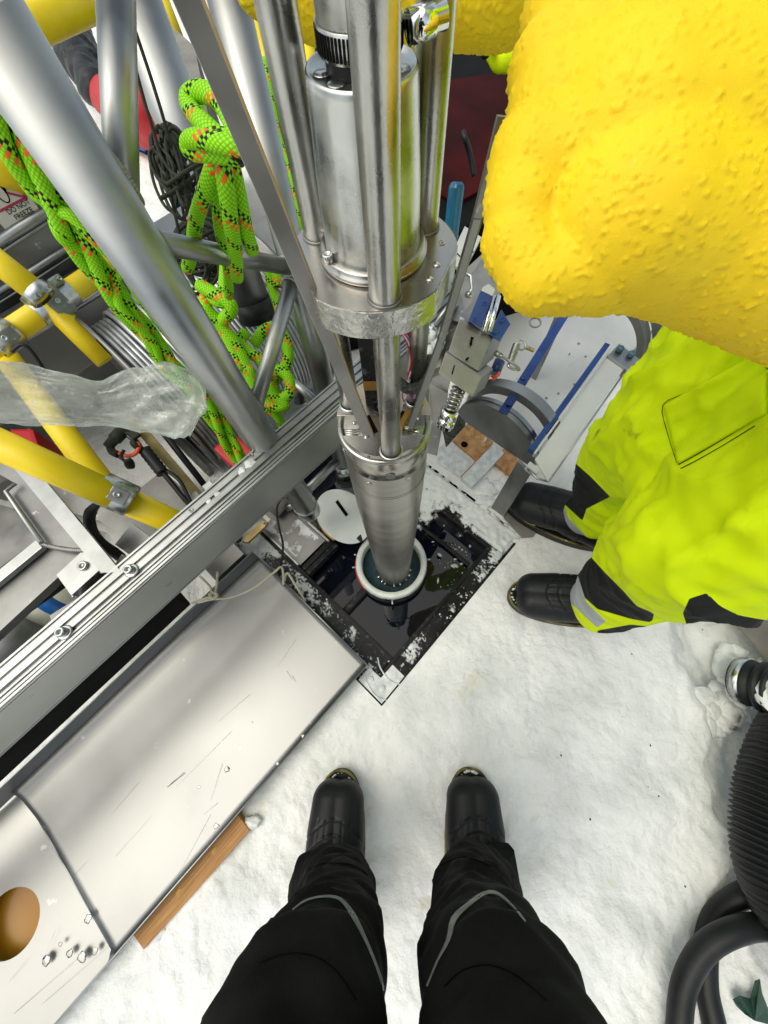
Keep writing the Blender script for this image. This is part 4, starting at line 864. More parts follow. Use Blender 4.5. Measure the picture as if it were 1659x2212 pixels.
ypipe('short yellow pipe end at left edge above the sign', [(-60, 325, 0.9), (62, 378, 1.0)], 0.052)
ypipe('thin yellow pipe sliver between tower cylinder and leaf bar', [(335, -40, 1.6), (392, 105, 1.7)], 0.028)
ypipe('yellow pipe sliver behind the left drill rod', [(548, 40, 1.5), (610, 260, 1.6)], 0.03)
ypipe('yellow pipe sliver right of the left drill rod', [(655, 20, 1.4), (685, 300, 1.5)], 0.028)
ypipe('yellow pipe hidden behind cord loop and cylinder cap', [(478, 600, 1.3), (560, 720, 1.4)], 0.012)
def clamp(label, u, v, z, dirs, r):
    c = dp(u, v, z); t = thing('pipe_clamp', label, 'clamp', c, 'galvanised scaffold pipe clamps')
    for (du, dv, L, z2) in dirs:
        d_ = (dp(u + du, v + dv, z2) - c).normalized()
        part('sleeve', MB().lathe([(r, -L), (r + 0.004, -L + 0.002), (r + 0.004, L - 0.002), (r, L)], c, d_, 40), 'galv', t)
        nrm = tocam(c); nrm = (nrm - d_ * nrm.dot(d_)).normalized()
        part('lug', MB().box(c + nrm * (r + 0.003) + d_ * L * .2, L * 0.55, 0.014, 0.005, d_, d_.cross(nrm), nrm, 0.003), 'alu_dull', t)
    bolt(c + tocam(c) * (r + 0.01), tocam(c), 0.006, 0.004, t, 'galv'); return t
cx = PX4[0].lerp(PX4[1], 0.545)
ctt = thing('pipe_clamp', 'shiny cross clamp joining the crossing yellow pipes', 'clamp', cx, 'galvanised scaffold pipe clamps'); cdv = (PX4[1] - PX4[0]).normalized(); nr = tocam(cx); nr = (nr - cdv * nr.dot(cdv)).normalized(); cross = cdv.cross(nr)
part('sleeve', MB().lathe([(0.0266, -0.052), (0.03, -0.05), (0.03, -0.018), (0.033, -0.016), (0.033, 0.016), (0.03, 0.018), (0.03, 0.05), (0.0266, 0.052)], cx, cdv, 40), 'galv', ctt)
for sg_ in (-1, 1): part('lug', MB().box(cx + nr * 0.012 - cross * 0.03 * 1 + cdv * 0.036 * sg_, 0.015, 0.01, 0.016, cdv, cross, nr, 0.004), 'galv', ctt)
part('hub', MB().box(cx + nr * 0.03, 0.022, 0.036, 0.012, cdv, cross, nr, 0.007), 'alu_dull', ctt)
part('socket_ring', MB().lathe([(0.0268, -0.016), (0.031, -0.014), (0.031, 0.01), (0.0268, 0.012)], dp(82, 633, 0.86), (dp(-70, 515, 0.8) - dp(95, 645, 0.88)), 36), 'galv', ctt)
for sg_ in (-1, 1): bolt(cx + nr * 0.031 - cross * 0.03 + cdv * 0.044 * sg_, nr, 0.005, 0.002, ctt, 'galv')
bolt(cx + nr * 0.042, nr, 0.006, 0.003, ctt, 'galv')
clamp('shiny steel clamp joining two yellow pipes above the bracket', 252, 1068, 0.75, ((100, 45, 0.03, 0.79),), 0.0285)
clamp('grey clamp at the left edge beside the clear bag', 10, 730, 0.885, ((60, -41, 0.03, 0.912),), 0.028)
solo('clip', MB().tube(spline([dp(*p) for p in [(25, 760, 0.84), (45, 745, 0.84), (65, 755, 0.85), (90, 790, 0.88), (100, 810, 0.9)]], 6), 0.004, 8), 'rubber', 'black spring clip under the clamp at left edge', 'clip', dp(40, 750, 0.84))

# ================================================================== METAL CASES AT LEFT
bx = thing('storage_case', 'large grey metal case with ribbed side and a do not freeze label', 'case', F(-0.3, 1.55, 0))
BF = 1.50
def fp(u, v, b=BF):                                       # sight line meets the vertical plane b
    r = ray(u, v); k = (b - B_C) / r.dot(EB); return CAM + r * k
_top = fp(30, 366).z; _ar = (fp(228, 300) - ORI).dot(EA); _al = -1.4
part('body', MB().box(F((_ar + _al) / 2, BF + 0.3, _top / 2), (_ar - _al) / 2, 0.298, _top / 2, EA, EB, UP, 0.006), 'alu_dull', bx)
def rib(u0, v0, u1, v1, r, m='alu'):
    part('rib', MB().pipe(fp(u0, v0) - EB * 0.004, fp(u1, v1) - EB * 0.004, r, n=10), m, bx)
for k_, (u0, v0, u1, v1, r) in enumerate(((-20, 530, 190, 398, 0.014), (-20, 556, 190, 422, 0.005), (-20, 638, 250, 468, 0.01), (-20, 664, 250, 488, 0.004))): rib(u0, v0, u1, v1, r)
# sign
so = fp(34, 425); sx = (fp(60, 400) - fp(30, 415)); sx = EA; 
sg = [fp(-40, 412), fp(36, 360), fp(83, 455), fp(43, 498), fp(10, 470)]
sgn = thing('label_sign', 'white label reading do not freeze with a crossed penguin pictogram', 'label', fp(30, 430)); off = EB * -0.004
KS = 0.52
c0 = fp(43, 452) + UP * 0.05 * KS
def sp_(x, y, d=0.0): return c0 + EA * x * KS + UP * y * KS - EB * (0.003 + d)
part('sheet', MB().prism([sp_(-0.12, -0.085), sp_(0.075, -0.085), sp_(0.075, 0.12), sp_(-0.12, 0.12)], EB * -0.001), 'sign_white', sgn)
fr_ = MB()
for (x0, y0), (x1, y1) in (((-0.105, -0.02), (0.06, -0.02)), ((0.06, -0.02), (0.06, 0.105)), ((0.06, 0.105), (-0.105, 0.105)), ((-0.105, 0.105), (-0.105, -0.02)), ((-0.105, 0.105), (0.06, -0.02))):
    a_, b_ = sp_(x0, y0, .0015), sp_(x1, y1, .0015); fr_.box((a_ + b_) / 2, (b_ - a_).length / 2 + .0015, 0.0026, 0.0006, b_ - a_, EB.cross(b_ - a_), EB)
part('red_frame', fr_, 'sign_red', sgn)
pg = MB(); pg.prism([sp_(-0.022 + 0.03 * math.cos(t) * (0.8 if math.sin(t) < 0 else 1), 0.036 + 0.045 * math.sin(t), 0.0022) for t in [2 * PI * k / 24 for k in range(24)]], EB * -0.0004)
pg.prism([sp_(-0.022 + 0.015 * math.cos(t), 0.085 + 0.014 * math.sin(t), 0.0022) for t in [2 * PI * k / 16 for k in range(16)]], EB * -0.0004)
part('pictogram', pg, 'ink', sgn)
wb = MB().prism([sp_(-0.022 + 0.017 * math.cos(t), 0.033 + 0.036 * math.sin(t), 0.0028) for t in [2 * PI * k / 20 for k in range(20)]], EB * -0.0003); part('belly', wb, 'sign_white', sgn)
me = text_mesh('DO NOT\nFREEZE', 0.0155, sp_(0.0, -0.052, 0.002), EA, UP, 0.0003); part('lettering', shift(me, BASE[sgn.name]), 'ink', sgn)
# lower grey case with bright rim
lc = thing('storage_case', 'smooth grey case with a bright rim behind the yellow pipes and cable drum', 'case', F(-0.2, 1.3, 0.0))
q0, q1 = fp(-40, 790, 1.32), fp(330, 560, 1.32)
zb_ = fp(180, 800, 1.32).z; mid_ = Vector((q0.x + q1.x, q0.y + q1.y, 0)) / 2 + EB * 0.08
part('body', MB().box(mid_ + UP * ((q0.z + zb_) / 2 - 0.004), 0.62, 0.075, (q0.z - zb_) / 2, EA, EB, UP, 0.004), 'alu_sheet', lc)
for sg_ in (-0.58, 0.58): part('foot', MB().box(mid_ + EA * sg_ + EB * 0.05 + UP * (zb_ / 2 - 0.01), 0.02, 0.02, zb_ / 2, EA, EB, UP, 0.002), 'alu_dull', lc)
part('rim', MB().pipe(q0 + UP * 0.0, q1, 0.009, n=12), 'alu', lc)

# ================================================================== CABLE DRUM
dc = F(0.34, 1.06, 0.28); DR = 0.23
cd = thing('cable_drum', 'winch drum wound with grey steel cable behind the green ropes', 'drum', F(0.34, 1.06, 0))
part('core', MB().pipe(dc - EA * 0.17, dc + EA * 0.30, DR - 0.012, n=64), 'alu_dull', cd)
wr = MB()
for k in range(38):
    a_ = -0.16 + 0.0122 * k; wr.lathe([(DR + 0.006 * math.cos(t) + (0.012 if k % 1 == 0 and 3 < k < 34 else 0), 0.006 * math.sin(t)) for t in [2 * PI * q / 8 for q in range(8)]], dc + EA * a_, EA, 72, True)
part('cable_wraps', wr, 'cable_steel', cd, kind='stuff')
for a_, m_ in ((-0.178, 'bar_grey'), (0.30, 'bar_grey')):
    part('drum_flange', MB().lathe([(0.0, -0.004), (DR + 0.045, -0.004), (DR + 0.045, 0.004), (0, 0.004)], dc + EA * a_, EA, 72), m_, cd)
for t in (60, 95, 130, 170): part('lightening_hole', MB().lathe([(0, 0.0), (0.022, 0.0), (0.022, 0.001)], dc + EA * -0.1825 + EB * (0.235 * math.cos(math.radians(t))) + UP * (0.235 * math.sin(math.radians(t))), -EA, 24), 'ink', cd)
part('stand', MB().box(F(0.0 + 0.13, 1.06, 0.13), 0.012, 0.12, 0.14, EA, EB, UP, 0.004), 'alu_dull', cd)
part('stand', MB().box(F(0.67, 1.06, 0.13), 0.012, 0.12, 0.14, EA, EB, UP, 0.004), 'alu_dull', cd)
solo('red_block', MB().box(at(515, 985, 0.3), 0.035, 0.05, 0.03, EA, EB, UP, 0.008), 'red', 'red plastic block beneath the green rope ends at the rail', 'block', at(515, 985, 0.27))

# ================================================================== CLEAR BAG
def bag():
    m = MB(); ax = [(-160, 820, 0.5), (-60, 835, 0.52), (40, 850, 0.55), (130, 862, 0.57), (220, 872, 0.6), (300, 868, 0.62), (370, 868, 0.63), (420, 876, 0.64), (448, 885, 0.645)]
    rr = [66, 64, 62, 56, 46, 66, 76, 62, 8]; S = spline([dp(*p) for p in ax], 12); fr = frames(S); n = 72; rings = []
    for i, p in enumerate(S):
        t = i / 12; k = min(int(t), len(rr) - 2); f_ = t - k; f_ = f_ * f_ * (3 - 2 * f_); z = pix(p)[2]; r = (rr[k] + (rr[k + 1] - rr[k]) * f_) * z / FPX
        if i > len(S) - 12: r = max(r, 0.001) 
        T = fr[i][0]; N_ = tocam(p); N_ = (N_ - T * N_.dot(T)).normalized(); Bn = T.cross(N_); ring = []
        for j in range(n):
            a = 2 * PI * j / n; q = Vector((math.cos(a) * 2.2, math.sin(a) * 2.2, i * 0.07)); d_ = noise.fractal(q * 1.5, 0.9, 2.0, 4)
            rg = 1 - abs(noise.noise(Vector((math.cos(a) * 3 + i * .05, math.sin(a) * 3, i * .06)))) * 0.9
            rad = r * (1 + 0.10 * d_ + 0.10 * (rg - .7))
            ring.append(m.bm.verts.new(p + Bn * math.cos(a) * rad + N_ * (math.sin(a) * rad * 0.3 + 0.006 * (1 - 2 * abs(noise.noise(Vector((i * .06 + math.cos(a) * 1.5, math.cos(a) * 4, 3))))))))
        rings.append(ring)
    for i in range(len(rings) - 1):
        for j in range(n):
            f = m.bm.faces.new((rings[i][j], rings[i][(j + 1) % n], rings[i + 1][(j + 1) % n], rings[i + 1][j])); f.smooth = (noise.noise(Vector((i * .5, j * .5, 0))) > -0.2)
    return m
solo('plastic_bag', bag(), 'clear_bag', 'crumpled translucent plastic bag hanging from the left over yellow pipes', 'bag', dp(200, 860, 0.6))

# ================================================================== CONNECTORS, CABLES NEAR THE DRUM
co = thing('cable_connector', 'muddy grey electrical connector with chained dust caps on the snow', 'connector', at(262, 960, 0.2)); zc = 0.98
def dpp(*a): return [dp(u, v, z) for u, v, z in a]
part('body', MB().tube(dpp((233, 965, zc), (246, 950, zc), (247, 949, zc), (262, 934, zc), (263, 933, zc), (280, 925, zc)), [0.012, 0.013, 0.016, 0.016, 0.012, 0.011], 24), 'cord_dark', co)
part('elbow', MB().tube(spline(dpp((236, 958, zc), (242, 975, zc), (255, 982, zc)), 5), 0.0095, 16), 'cord_dark', co)
part('cable', MB().tube(spline(dpp((255, 978, zc), (275, 985, zc), (292, 980, zc), (300, 965, zc), (298, 955, zc)), 6), 0.005, 12), 'orange', co)
part('cable', MB().tube(spline(dpp((268, 972, zc - .02), (262, 985, zc - .02), (270, 996, zc - .02), (282, 992, zc - .02)), 6), 0.004, 10), 'rubber', co)
part('dust_cap', MB().pipe(dp(288, 962, zc), dp(298, 956, zc), 0.012, 0.014), 'cord_dark', co); part('dust_cap', MB().pipe(dp(275, 1003, zc), dp(284, 1001, zc), 0.013, 0.014), 'cord_dark', co)
part('chain', MB().tube(dpp((246, 980, zc), (258, 990, zc), (276, 1000, zc)), 0.0018, 6), 'cord_dark', co); part('chain', MB().tube(dpp((270, 940, zc), (282, 950, zc), (290, 957, zc)), 0.0018, 6), 'cord_dark', co)
part('bracket', MB().box(dp(275, 925, zc), 0.035, 0.012, 0.006, dp(300, 945, zc) - dp(270, 915, zc), tocam(dp(275, 925, zc)).cross(dp(300, 945, zc) - dp(270, 915, zc)), None, 0.002), 'cord_dark', co)
sr = thing('strain_relief', 'black ribbed strain relief with two black cables leading to the rail', 'cable', dp(330, 1000, 1.0))
S_ = [dp(312 + 40 * t / 12, 972 + 50 * t / 12, 1.0) for t in range(13)]
part('sleeve', MB().tube(S_, [0.0145 if k % 2 else 0.0165 for k in range(13)], 20), 'rubber', sr)
part('cable', MB().tube(spline(dpp((350, 1018, 1.0), (380, 1055, 1.0), (410, 1090, 1.0), (450, 1120, 1.02)), 6), 0.0068, 12), 'rubber', sr)
part('cable', MB().tube(spline(dpp((352, 1012, 1.0), (385, 1035, 1.0), (405, 1070, 1.0), (412, 1085, 1.0)), 6), 0.005, 10), 'rubber', sr)
part('cable', MB().tube(spline(dpp((295, 955, 1.0), (312, 972, 1.0)), 4), 0.004, 10), 'rubber', sr)
cr_ = thing('drum_crossbar', 'brass strip and black rod running down beside the cable drum', 'strip', dp(390, 1010, 1.05))
part('brass_strip', MB().box((dp(285, 905, 1.02) + dp(445, 1090, 1.12)) / 2, (dp(285, 905, 1.02) - dp(445, 1090, 1.12)).length / 2, 0.013, 0.004, dp(445, 1090, 1.12) - dp(285, 905, 1.02), UP.cross(dp(445, 1090, 1.12) - dp(285, 905, 1.02)), None, 0.001), 'brass', cr_)
part('black_rod', MB().pipe(dp(330, 905, 1.05), dp(455, 1065, 1.12), 0.009), 'rubber', cr_)
part('end_rod', MB().pipe(dp(420, 1088, 1.08), dp(500, 1025, 1.12), 0.013), 'alu', cr_)
for u, v in ((425, 1078), (455, 1055)): part('block', MB().box(dp(u, v, 1.06), 0.014, 0.014, 0.014, EA, EB, UP, 0.002), 'alu', cr_)

# ================================================================== SHEETS AND WELDED BRACKET AT LEFT
gp = thing('steel_cabinet', 'long dull grey metal cabinet side under the yellow pipe at left', 'cabinet', at(200, 1120, 0.2))
part('panel', slab([(-40, 1000), (110, 1042), (250, 1098), (470, 1192), (460, 1205), (385, 1235), (215, 1125), (-40, 1000 + 50)], 0.3, 0.01), 'alu_dull', gp)
part('web', slab([(-40, 1020), (60, 1035), (240, 1120), (385, 1215), (370, 1236), (250, 1175), (230, 1150), (-40, 1080)], 0.26, 0.01), 'alu_dull', gp)
lw_ = thing('welded_bracket', 'welded aluminium angle bracket with a bolted box foot at left', 'bracket', dp(200, 1200, 0.9))
hb = 0.5
part('upright_bar', slab([(-6, 968), (45, 975), (262, 1236), (218, 1237), (178, 1190)], hb + 0.02, 0.008), 'alu', lw_)
part('upright_web', slab([(-30, 1008), (33, 1044), (14, 1064), (92, 1173), (178, 1187), (20, 985), (-30, 960)], hb + .008, 0.006), 'alu_dull', lw_)
part('edge', MB().tube([at(33, 1044, hb + .02), at(12, 1062, hb + .02), at(90, 1172, hb + .02)], 0.0045, 8), 'alu', lw_)
part('channel', slab([(-40, 1290), (92, 1183), (178, 1195), (176, 1200), (-40, 1400)], hb - .01, 0.02), 'alu_dull', lw_)
part('edge', MB().box((at(90, 1176, hb) + at(-40, 1282, hb)) / 2, (at(90, 1176, hb) - at(-40, 1282, hb)).length / 2, 0.012, 0.006, at(90, 1176, hb) - at(-40, 1282, hb), UP.cross(at(90, 1176, hb) - at(-40, 1282, hb)), None, 0.001), 'alu', lw_)
wbm = MB()
for k in range(22): t = k / 21; wbm.ball(at(92 + 88 * t, 1174 + 15 * t + 4 * math.sin(PI * t), hb + 0.004), 0.0058, 2)
part('weld_bead', wbm, 'alu_dull', lw_, kind='stuff')
part('foot_box', slab([(122, 1242), (178, 1190), (216, 1230), (154, 1286)], hb + .006, 0.03), 'alu', lw_)
part('foot_side', slab([(216, 1230), (262, 1236), (255, 1241), (214, 1238), (156, 1290), (154, 1286)], hb - .0, 0.004), 'alu', lw_)
part('foot_opening', slab([(160, 1283), (216, 1238), (254, 1243), (206, 1288)], hb - 0.02, 0.004), 'black_matte', lw_)
part('foot_lip', slab([(156, 1283), (206, 1287), (204, 1291), (154, 1288)], hb - 0.012, 0.004), 'alu', lw_)
bolt(at(181, 1223, hb + .006), UP, 0.0095, 0.006, lw_, 'steel')
# dark left void box and plates
db_ = thing('dark_case', 'dark grey lined case behind the welded bracket at the left edge', 'case', at(30, 1200, 0.1))
part('lining', slab([(-60, 1020), (60, 1060), (100, 1180), (-60, 1330)], 0.16, 0.16), 'black_matte', db_)
part('inner_sheet', slab([(-60, 1010), (70, 1090), (88, 1160), (-60, 1270)], 0.2, 0.004), 'bar_grey', db_)
part('brown_pipe', MB().pipe(at(-40, 1010, 0.4), at(25, 1058, 0.4), 0.03), 'tarp', db_)
wp = thing('white_pipe', 'cream plastic pipe with blue tape band and green print beside the rail', 'pipe', at(110, 1300, 0.25))
w0, w1 = at(-60, 1425, 0.25), at(200, 1215, 0.25); wdv = (w1 - w0).normalized()
part('pipe', MB().pipe(w0, w1, 0.062, n=48), 'cream', wp)
wc = at(118, 1288, 0.25); wc = w0 + wdv * (wc - w0).dot(wdv)
part('tape_band', MB().pipe(wc - wdv * 0.018, wc + wdv * 0.018, 0.0628, n=48), 'blue_tape', wp)
for k in range(5): part('print', MB().box(at(62 + 12 * k, 1385 - 8 * k + (k % 2) * 8, 0.312), 0.007, 0.003, 0.0008, EA, EB, UP, 0.0), 'green_print', wp)
pc_ = thing('grey_pipe', 'dark grey pipe end below the cream pipe at the left edge', 'pipe', at(30, 1370, 0.3))
part('pipe', MB().pipe(at(-80, 1480, 0.28), at(75, 1345, 0.28), 0.045, n=40), 'bar_grey', pc_)
solo('black_cable', MB().tube(spline([at(u, v, 0.42) for u, v in ((-30, 1395), (50, 1325), (120, 1275), (190, 1222), (215, 1200))], 6), 0.008, 12), 'rubber', 'straight black cable lying over the cream pipe', 'cable', at(50, 1325, 0.42))
fp2 = thing('flat_plate', 'brushed grey flat plate between the cream pipe and the rail', 'plate', at(190, 1300, 0.4))
part('plate', slab([(107, 1330), (210, 1265), (330, 1290), (140, 1420)], 0.36, 0.01), 'alu_dull', fp2)
fp3 = thing('flat_plate', 'light square metal plate by the rail under the yellow pipe', 'plate', at(330, 1170, 0.3))
part('plate', slab([(248, 1176), (285, 1130), (340, 1172), (305, 1215)], 0.38, 0.01), 'alu', fp3)
part('tab', slab([(243, 1228), (263, 1196), (290, 1215), (258, 1240)], 0.44, 0.01), 'alu_sheet', fp3)
solo('black_cable', MB().tube(spline([dp(*p) for p in ((222, 1080, 0.8), (200, 1100, 0.82), (193, 1120, 0.83), (200, 1150, 0.84), (220, 1175, 0.86), (245, 1192, 0.88), (262, 1205, 0.9))], 8), [0.004 + 0.0075 * min(1, i / 10) for i in range(49)], 14), 'rubber', 'thick black cable curving down from lower yellow pipe clamp', 'cable', dp(222, 1080, 0.8))

# ================================================================== CORE CRADLE AT THE RIGHT (blue strips, arch ends)
ck_ = thing('core_cradle', 'aluminium core cradle with two blue strips and arched grey end plates', 'cradle', at(1180, 1000, 0.0))
def arch(c0, c1, hh, th, inner, push, m, name, parent):
    c = (c0 + c1) / 2; d_ = c1 - c0; w_ = d_.length / 2; d_.normalize(); nrm = Vector((-d_.y, d_.x, 0)).normalized()
    if nrm.dot(EA) < 0: nrm = -nrm
    P_ = [c + d_ * (w_ * math.cos(t)) + UP * (hh * math.sin(t)) for t in [PI * k / 40 for k in range(41)]]
    if inner: P_ += [c + d_ * (w_ * inner * math.cos(t)) + UP * (hh * inner * math.sin(t)) for t in [PI * (40 - k) / 40 for k in range(41)]]
    mb = MB()
    if inner:
        n = 41
        for k in range(40): mb.prism([P_[k], P_[k + 1], P_[2 * n - 2 - k], P_[2 * n - 1 - k]], nrm * th)
    else: mb.prism(P_, nrm * th, 0.001)
    return part(name, mb, m, parent)
q0, q1 = at(985, 898, 0.26), at(1150, 1012, 0.26)
arch(q0, q1, 0.125, 0.014, 0, 0, 'bar_grey', 'end_plate', ck_)
nn = (q1 - q0).normalized(); nA = Vector((-nn.y, nn.x, 0)); nA = nA if nA.dot(EA) > 0 else -nA
arch(q0 + nA * 0.015 - nn * .002, q1 + nA * 0.015 + nn * .002, 0.128, 0.012, 0.9, 0, 'alu', 'end_rim', ck_)
arch(q0 + nA * 0.06 - nn * .01, q1 + nA * 0.06 + nn * .03, 0.145, 0.03, 0.82, 0, 'alu_sheet', 'flange_ring', ck_)
q2, q3 = at(1195, 690, 0.3), at(1372, 800, 0.3)
arch(q2, q3, 0.15, 0.03, 0.86, 0, 'alu_dull', 'far_ring', ck_)
arch(q2 + nA * 0.031, q3 + nA * .031 + nn * .03, 0.175, 0.05, 0.84, 0, 'alu', 'far_flange', ck_)
def strip(pa, pb, wd, th, m, name, parent, up=UP):
    d_ = (pb - pa); L_ = d_.length / 2; d_.normalize(); sd_ = up.cross(d_).normalized()
    return part(name, MB().box((pa + pb) / 2, L_, wd / 2, th / 2, d_, sd_, d_.cross(sd_), 0.0015), m, parent)
s1 = strip(at(1086, 893, 0.385), at(1232, 660, 0.40), 0.024, 0.006, 'blue', 'blue_strip', ck_)
for u, v in ((1100, 872), (1130, 817), (1164, 762)):
    b_ = bolt(at(u, v, 0.392), UP, 0.0075, 0.004, ck_, 'blue', name='screw')
strip(at(1146, 975, 0.36), at(1309, 748, 0.385), 0.014, 0.022, 'blue', 'blue_strip', ck_)
strip(at(1153, 983, 0.36), at(1316, 757, 0.385), 0.005, 0.02, 'sheet_white', 'white_edge', ck_)
part('side_channel', MB().prism([at(1156, 992, 0.36), at(1315, 765, 0.385), at(1352, 790, 0.385), at(1185, 1040, 0.36)], UP * -0.006, 0.001), 'sheet_white', ck_)
part('channel_edge', MB().pipe(at(1186, 1038, 0.36), at(1356, 795, 0.385), 0.0025, n=8), 'alu', ck_)
part('end_block', MB().prism([at(1312, 768, 0.392), at(1338, 742, 0.392), at(1388, 780, 0.392), at(1355, 798, 0.392)], UP * -0.03, 0.001), 'alu', ck_)
part('lower_block', MB().prism([at(1137, 1006, 0.355), at(1145, 996, 0.355), at(1168, 1014, 0.355), at(1160, 1024, 0.355)], UP * -0.02, 0.001), 'sheet_white', ck_)
part('end_frame', MB().tube([at(1140, 1013, 0.35), at(1160, 1034, 0.35), at(1186, 1040, 0.35)], 0.003, 8), 'alu', ck_)
for u, v in ((1338, 757), (1362, 768)): bolt(at(u, v, 0.395), UP, 0.0085, 0.012, ck_, 'teal_bolt', socket=False)
part('leg', MB().prism([at(1118, 996, 0.3), at(1146, 1024, 0.3), at(1087, 1118, 0.008), at(1060, 1098, 0.008)], nA * 0.008, 0.001), 'bar_grey', ck_)
part('leg', MB().prism([q2 + UP * 0, q2 + nn * 0.03, Vector((q2.x, q2.y, 0)) + nn * 0.03, Vector((q2.x, q2.y, -0.01))], nA * 0.008, 0.001), 'bar_grey', ck_)

# actuator with blocks, blue slider and spring
ac = thing('linear_clamp', 'clamp mechanism of aluminium blocks, blue slider and coil spring left of cradle', 'mechanism', at(1000, 900, 0.0))
def blk(name, pts, z, vec, m, bev=0.0015): return part(name, MB().prism([dp(u, v, z if not isinstance(z, (list, tuple)) else z[i]) for i, (u, v) in enumerate(pts)], vec, bev), m, ac)
toR = (dp(1095, 705, 0.82) - dp(1064, 727, 0.78)); away = -tocam(dp(1030, 740, 0.8)) * 0.05
blk('upper_block', [(994, 684), (1064, 730), (1033, 802), (968, 761)], 0.78, dp(1095, 708, 0.84) - dp(1064, 730, 0.78), 'alu_dull')
blk('lower_block', [(963, 759), (1041, 814), (1021, 858), (947, 806)], 0.775, dp(1066, 797, 0.83) - dp(1041, 814, 0.775), 'alu_dull')
for pts in (((1017, 727), (1024, 729), (1023, 733), (1020, 734), (1020, 744), (1017, 748), (1014, 743), (1016, 736)), ((1005, 775), (1012, 771), (1014, 772), (1010, 778), (1006, 779)), ((977, 811), (983, 790), (981, 788), (975, 806))):
    blk('paint_chip', pts, 0.7745, away * 0.01, 'ink', 0)
blk('blue_slider', [(1038, 627), (1064, 641), (1040, 708), (1011, 694)], 0.765, away * 0.4, 'blue')
blk('blue_slider', [(1083, 668), (1103, 700), (1079, 738), (1057, 722)], 0.77, away * 0.4, 'blue')
blk('white_cap', [(1043, 620), (1056, 613), (1070, 625), (1064, 640), (1040, 628)], 0.766, away * 0.2, 'sheet_white')
for u in (0, 11): part('guide_rod', MB().pipe(dp(1066 + u, 640, 0.775), dp(1046 + u, 718, 0.77), 0.005, n=20), 'chrome', ac)
for u, v in ((1047, 655), (1026, 690), (1070, 715), (1085, 690)): bolt(dp(u, v, 0.764), tocam(dp(u, v, 0.76)), 0.004, 0.002, ac, 'blue', name='screw')
sp0, sp1 = dp(992, 838, 0.8), dp(969, 898, 0.84); sd_ = (sp1 - sp0); fr0 = frames([sp0, sp1])[0]
part('coil_spring', MB().tube([sp0 + sd_ * (k / 160) + (fr0[1] * math.cos(k / 160 * 14 * PI) + fr0[2] * math.sin(k / 160 * 14 * PI)) * 0.0135 for k in range(161)], 0.0023, 8), 'steel', ac)
part('shaft', MB().pipe(sp0, sp1, 0.0085, n=20), 'alu_dull', ac)
bd = sd_.normalized(); part('bushing', MB().lathe([(0.014, -0.012), (0.0195, -0.012), (0.0205, 0.004), (0.019, 0.005), (0.019, 0.008), (0.0205, 0.009), (0.0205, 0.022), (0.0175, 0.023), (0.0175, 0.03), (0, 0.03)], dp(969, 898, 0.84), bd, 40), 'chrome', ac)
part('felt_block', MB().prism([dp(951, 908, 0.9), dp(985, 896, 0.9), dp(1006, 920, 0.9), dp(963, 968, 0.92)], away * 0.8, 0.003), 'fleece_dark', ac)
part('back_plate', MB().prism([dp(929, 828, 0.93), dp(968, 850, 0.93), dp(944, 985, 0.98), dp(920, 978, 0.98)], away * 0.08, 0.001), 'bar_grey', ac)
part('body_plate', MB().prism([dp(905, 780, 0.95), dp(950, 690, 0.95), dp(1005, 640, 0.95), dp(1040, 690, 0.92), dp(975, 800, 0.92), dp(965, 860, 0.95), dp(900, 830, 0.98)], away * 0.3, 0.002), 'alu_dull', ac)
part('top_plate', MB().prism([dp(985, 600, 0.95), dp(1050, 540, 0.95), dp(1065, 620, 0.9), dp(1010, 700, 0.9), dp(965, 690, 0.95)], away * 0.2, 0.002), 'alu_dull', ac)
part('angle', MB().tube([dp(1005, 590, 0.88), dp(1018, 597, 0.88), dp(1020, 625, 0.88), dp(1012, 640, 0.88)], 0.005, 8), 'alu', ac)
bolt(dp(1010, 636, 0.87), (dp(1025, 640, 0.85) - dp(1010, 636, 0.87)), 0.007, 0.012, ac, 'steel')
part('round_cap', MB().pipe(dp(974, 600, 0.9), dp(968, 622, 0.9), 0.017, n=28), 'alu', ac)
part('brace_bar', MB().pipe(dp(940, 700, 0.9), dp(985, 640, 0.9), 0.006, n=12), 'alu', ac)
part('brace_bar', MB().pipe(dp(915, 690, 0.92), dp(945, 730, 0.92), 0.008, n=12), 'alu', ac)
for u, v, s_ in ((930, 725, .02), (945, 745, .016), (925, 760, .014), (955, 720, .012)): part('frost_lump', MB().ball(dp(u, v, 0.93), s_, 3, (1, 1, 1), 0.5), 'slush', ac)
# extension spring with hook
es = thing('extension_spring', 'small coiled extension spring hooked to the first blue strip', 'spring', dp(1108, 770, 0.78))
e0, e1 = dp(1117, 742, 0.78), dp(1103, 782, 0.79); ed = e1 - e0; fe = frames([e0, e1])[0]
part('coil', MB().tube([e0 + ed * (k / 220) + (fe[1] * math.cos(k / 220 * 30 * PI) + fe[2] * math.sin(k / 220 * 30 * PI)) * 0.0068 for k in range(221)], 0.0014, 6), 'steel', es)
part('hook', MB().tube(spline([e0, dp(1122, 734, 0.78), dp(1132, 738, 0.78), dp(1136, 750, 0.78), dp(1126, 756, 0.78), dp(1118, 750, 0.78)], 6), 0.0018, 8), 'steel', es)
part('eye_bolt', MB().pipe(dp(1136, 750, 0.78), dp(1152, 757, 0.79), 0.004, n=12), 'brass', es)
part('hook', MB().tube(spline([e1, dp(1098, 790, 0.785), dp(1108, 797, 0.785), dp(1122, 798, 0.785), dp(1112, 788, 0.78), dp(1095, 776, 0.78), dp(1080, 768, 0.78)], 6), 0.003, 8), 'steel', es)
part('screw_end', MB().pipe(dp(1070, 762, 0.79), dp(1082, 770, 0.785), 0.006, n=14), 'alu_dull', es)
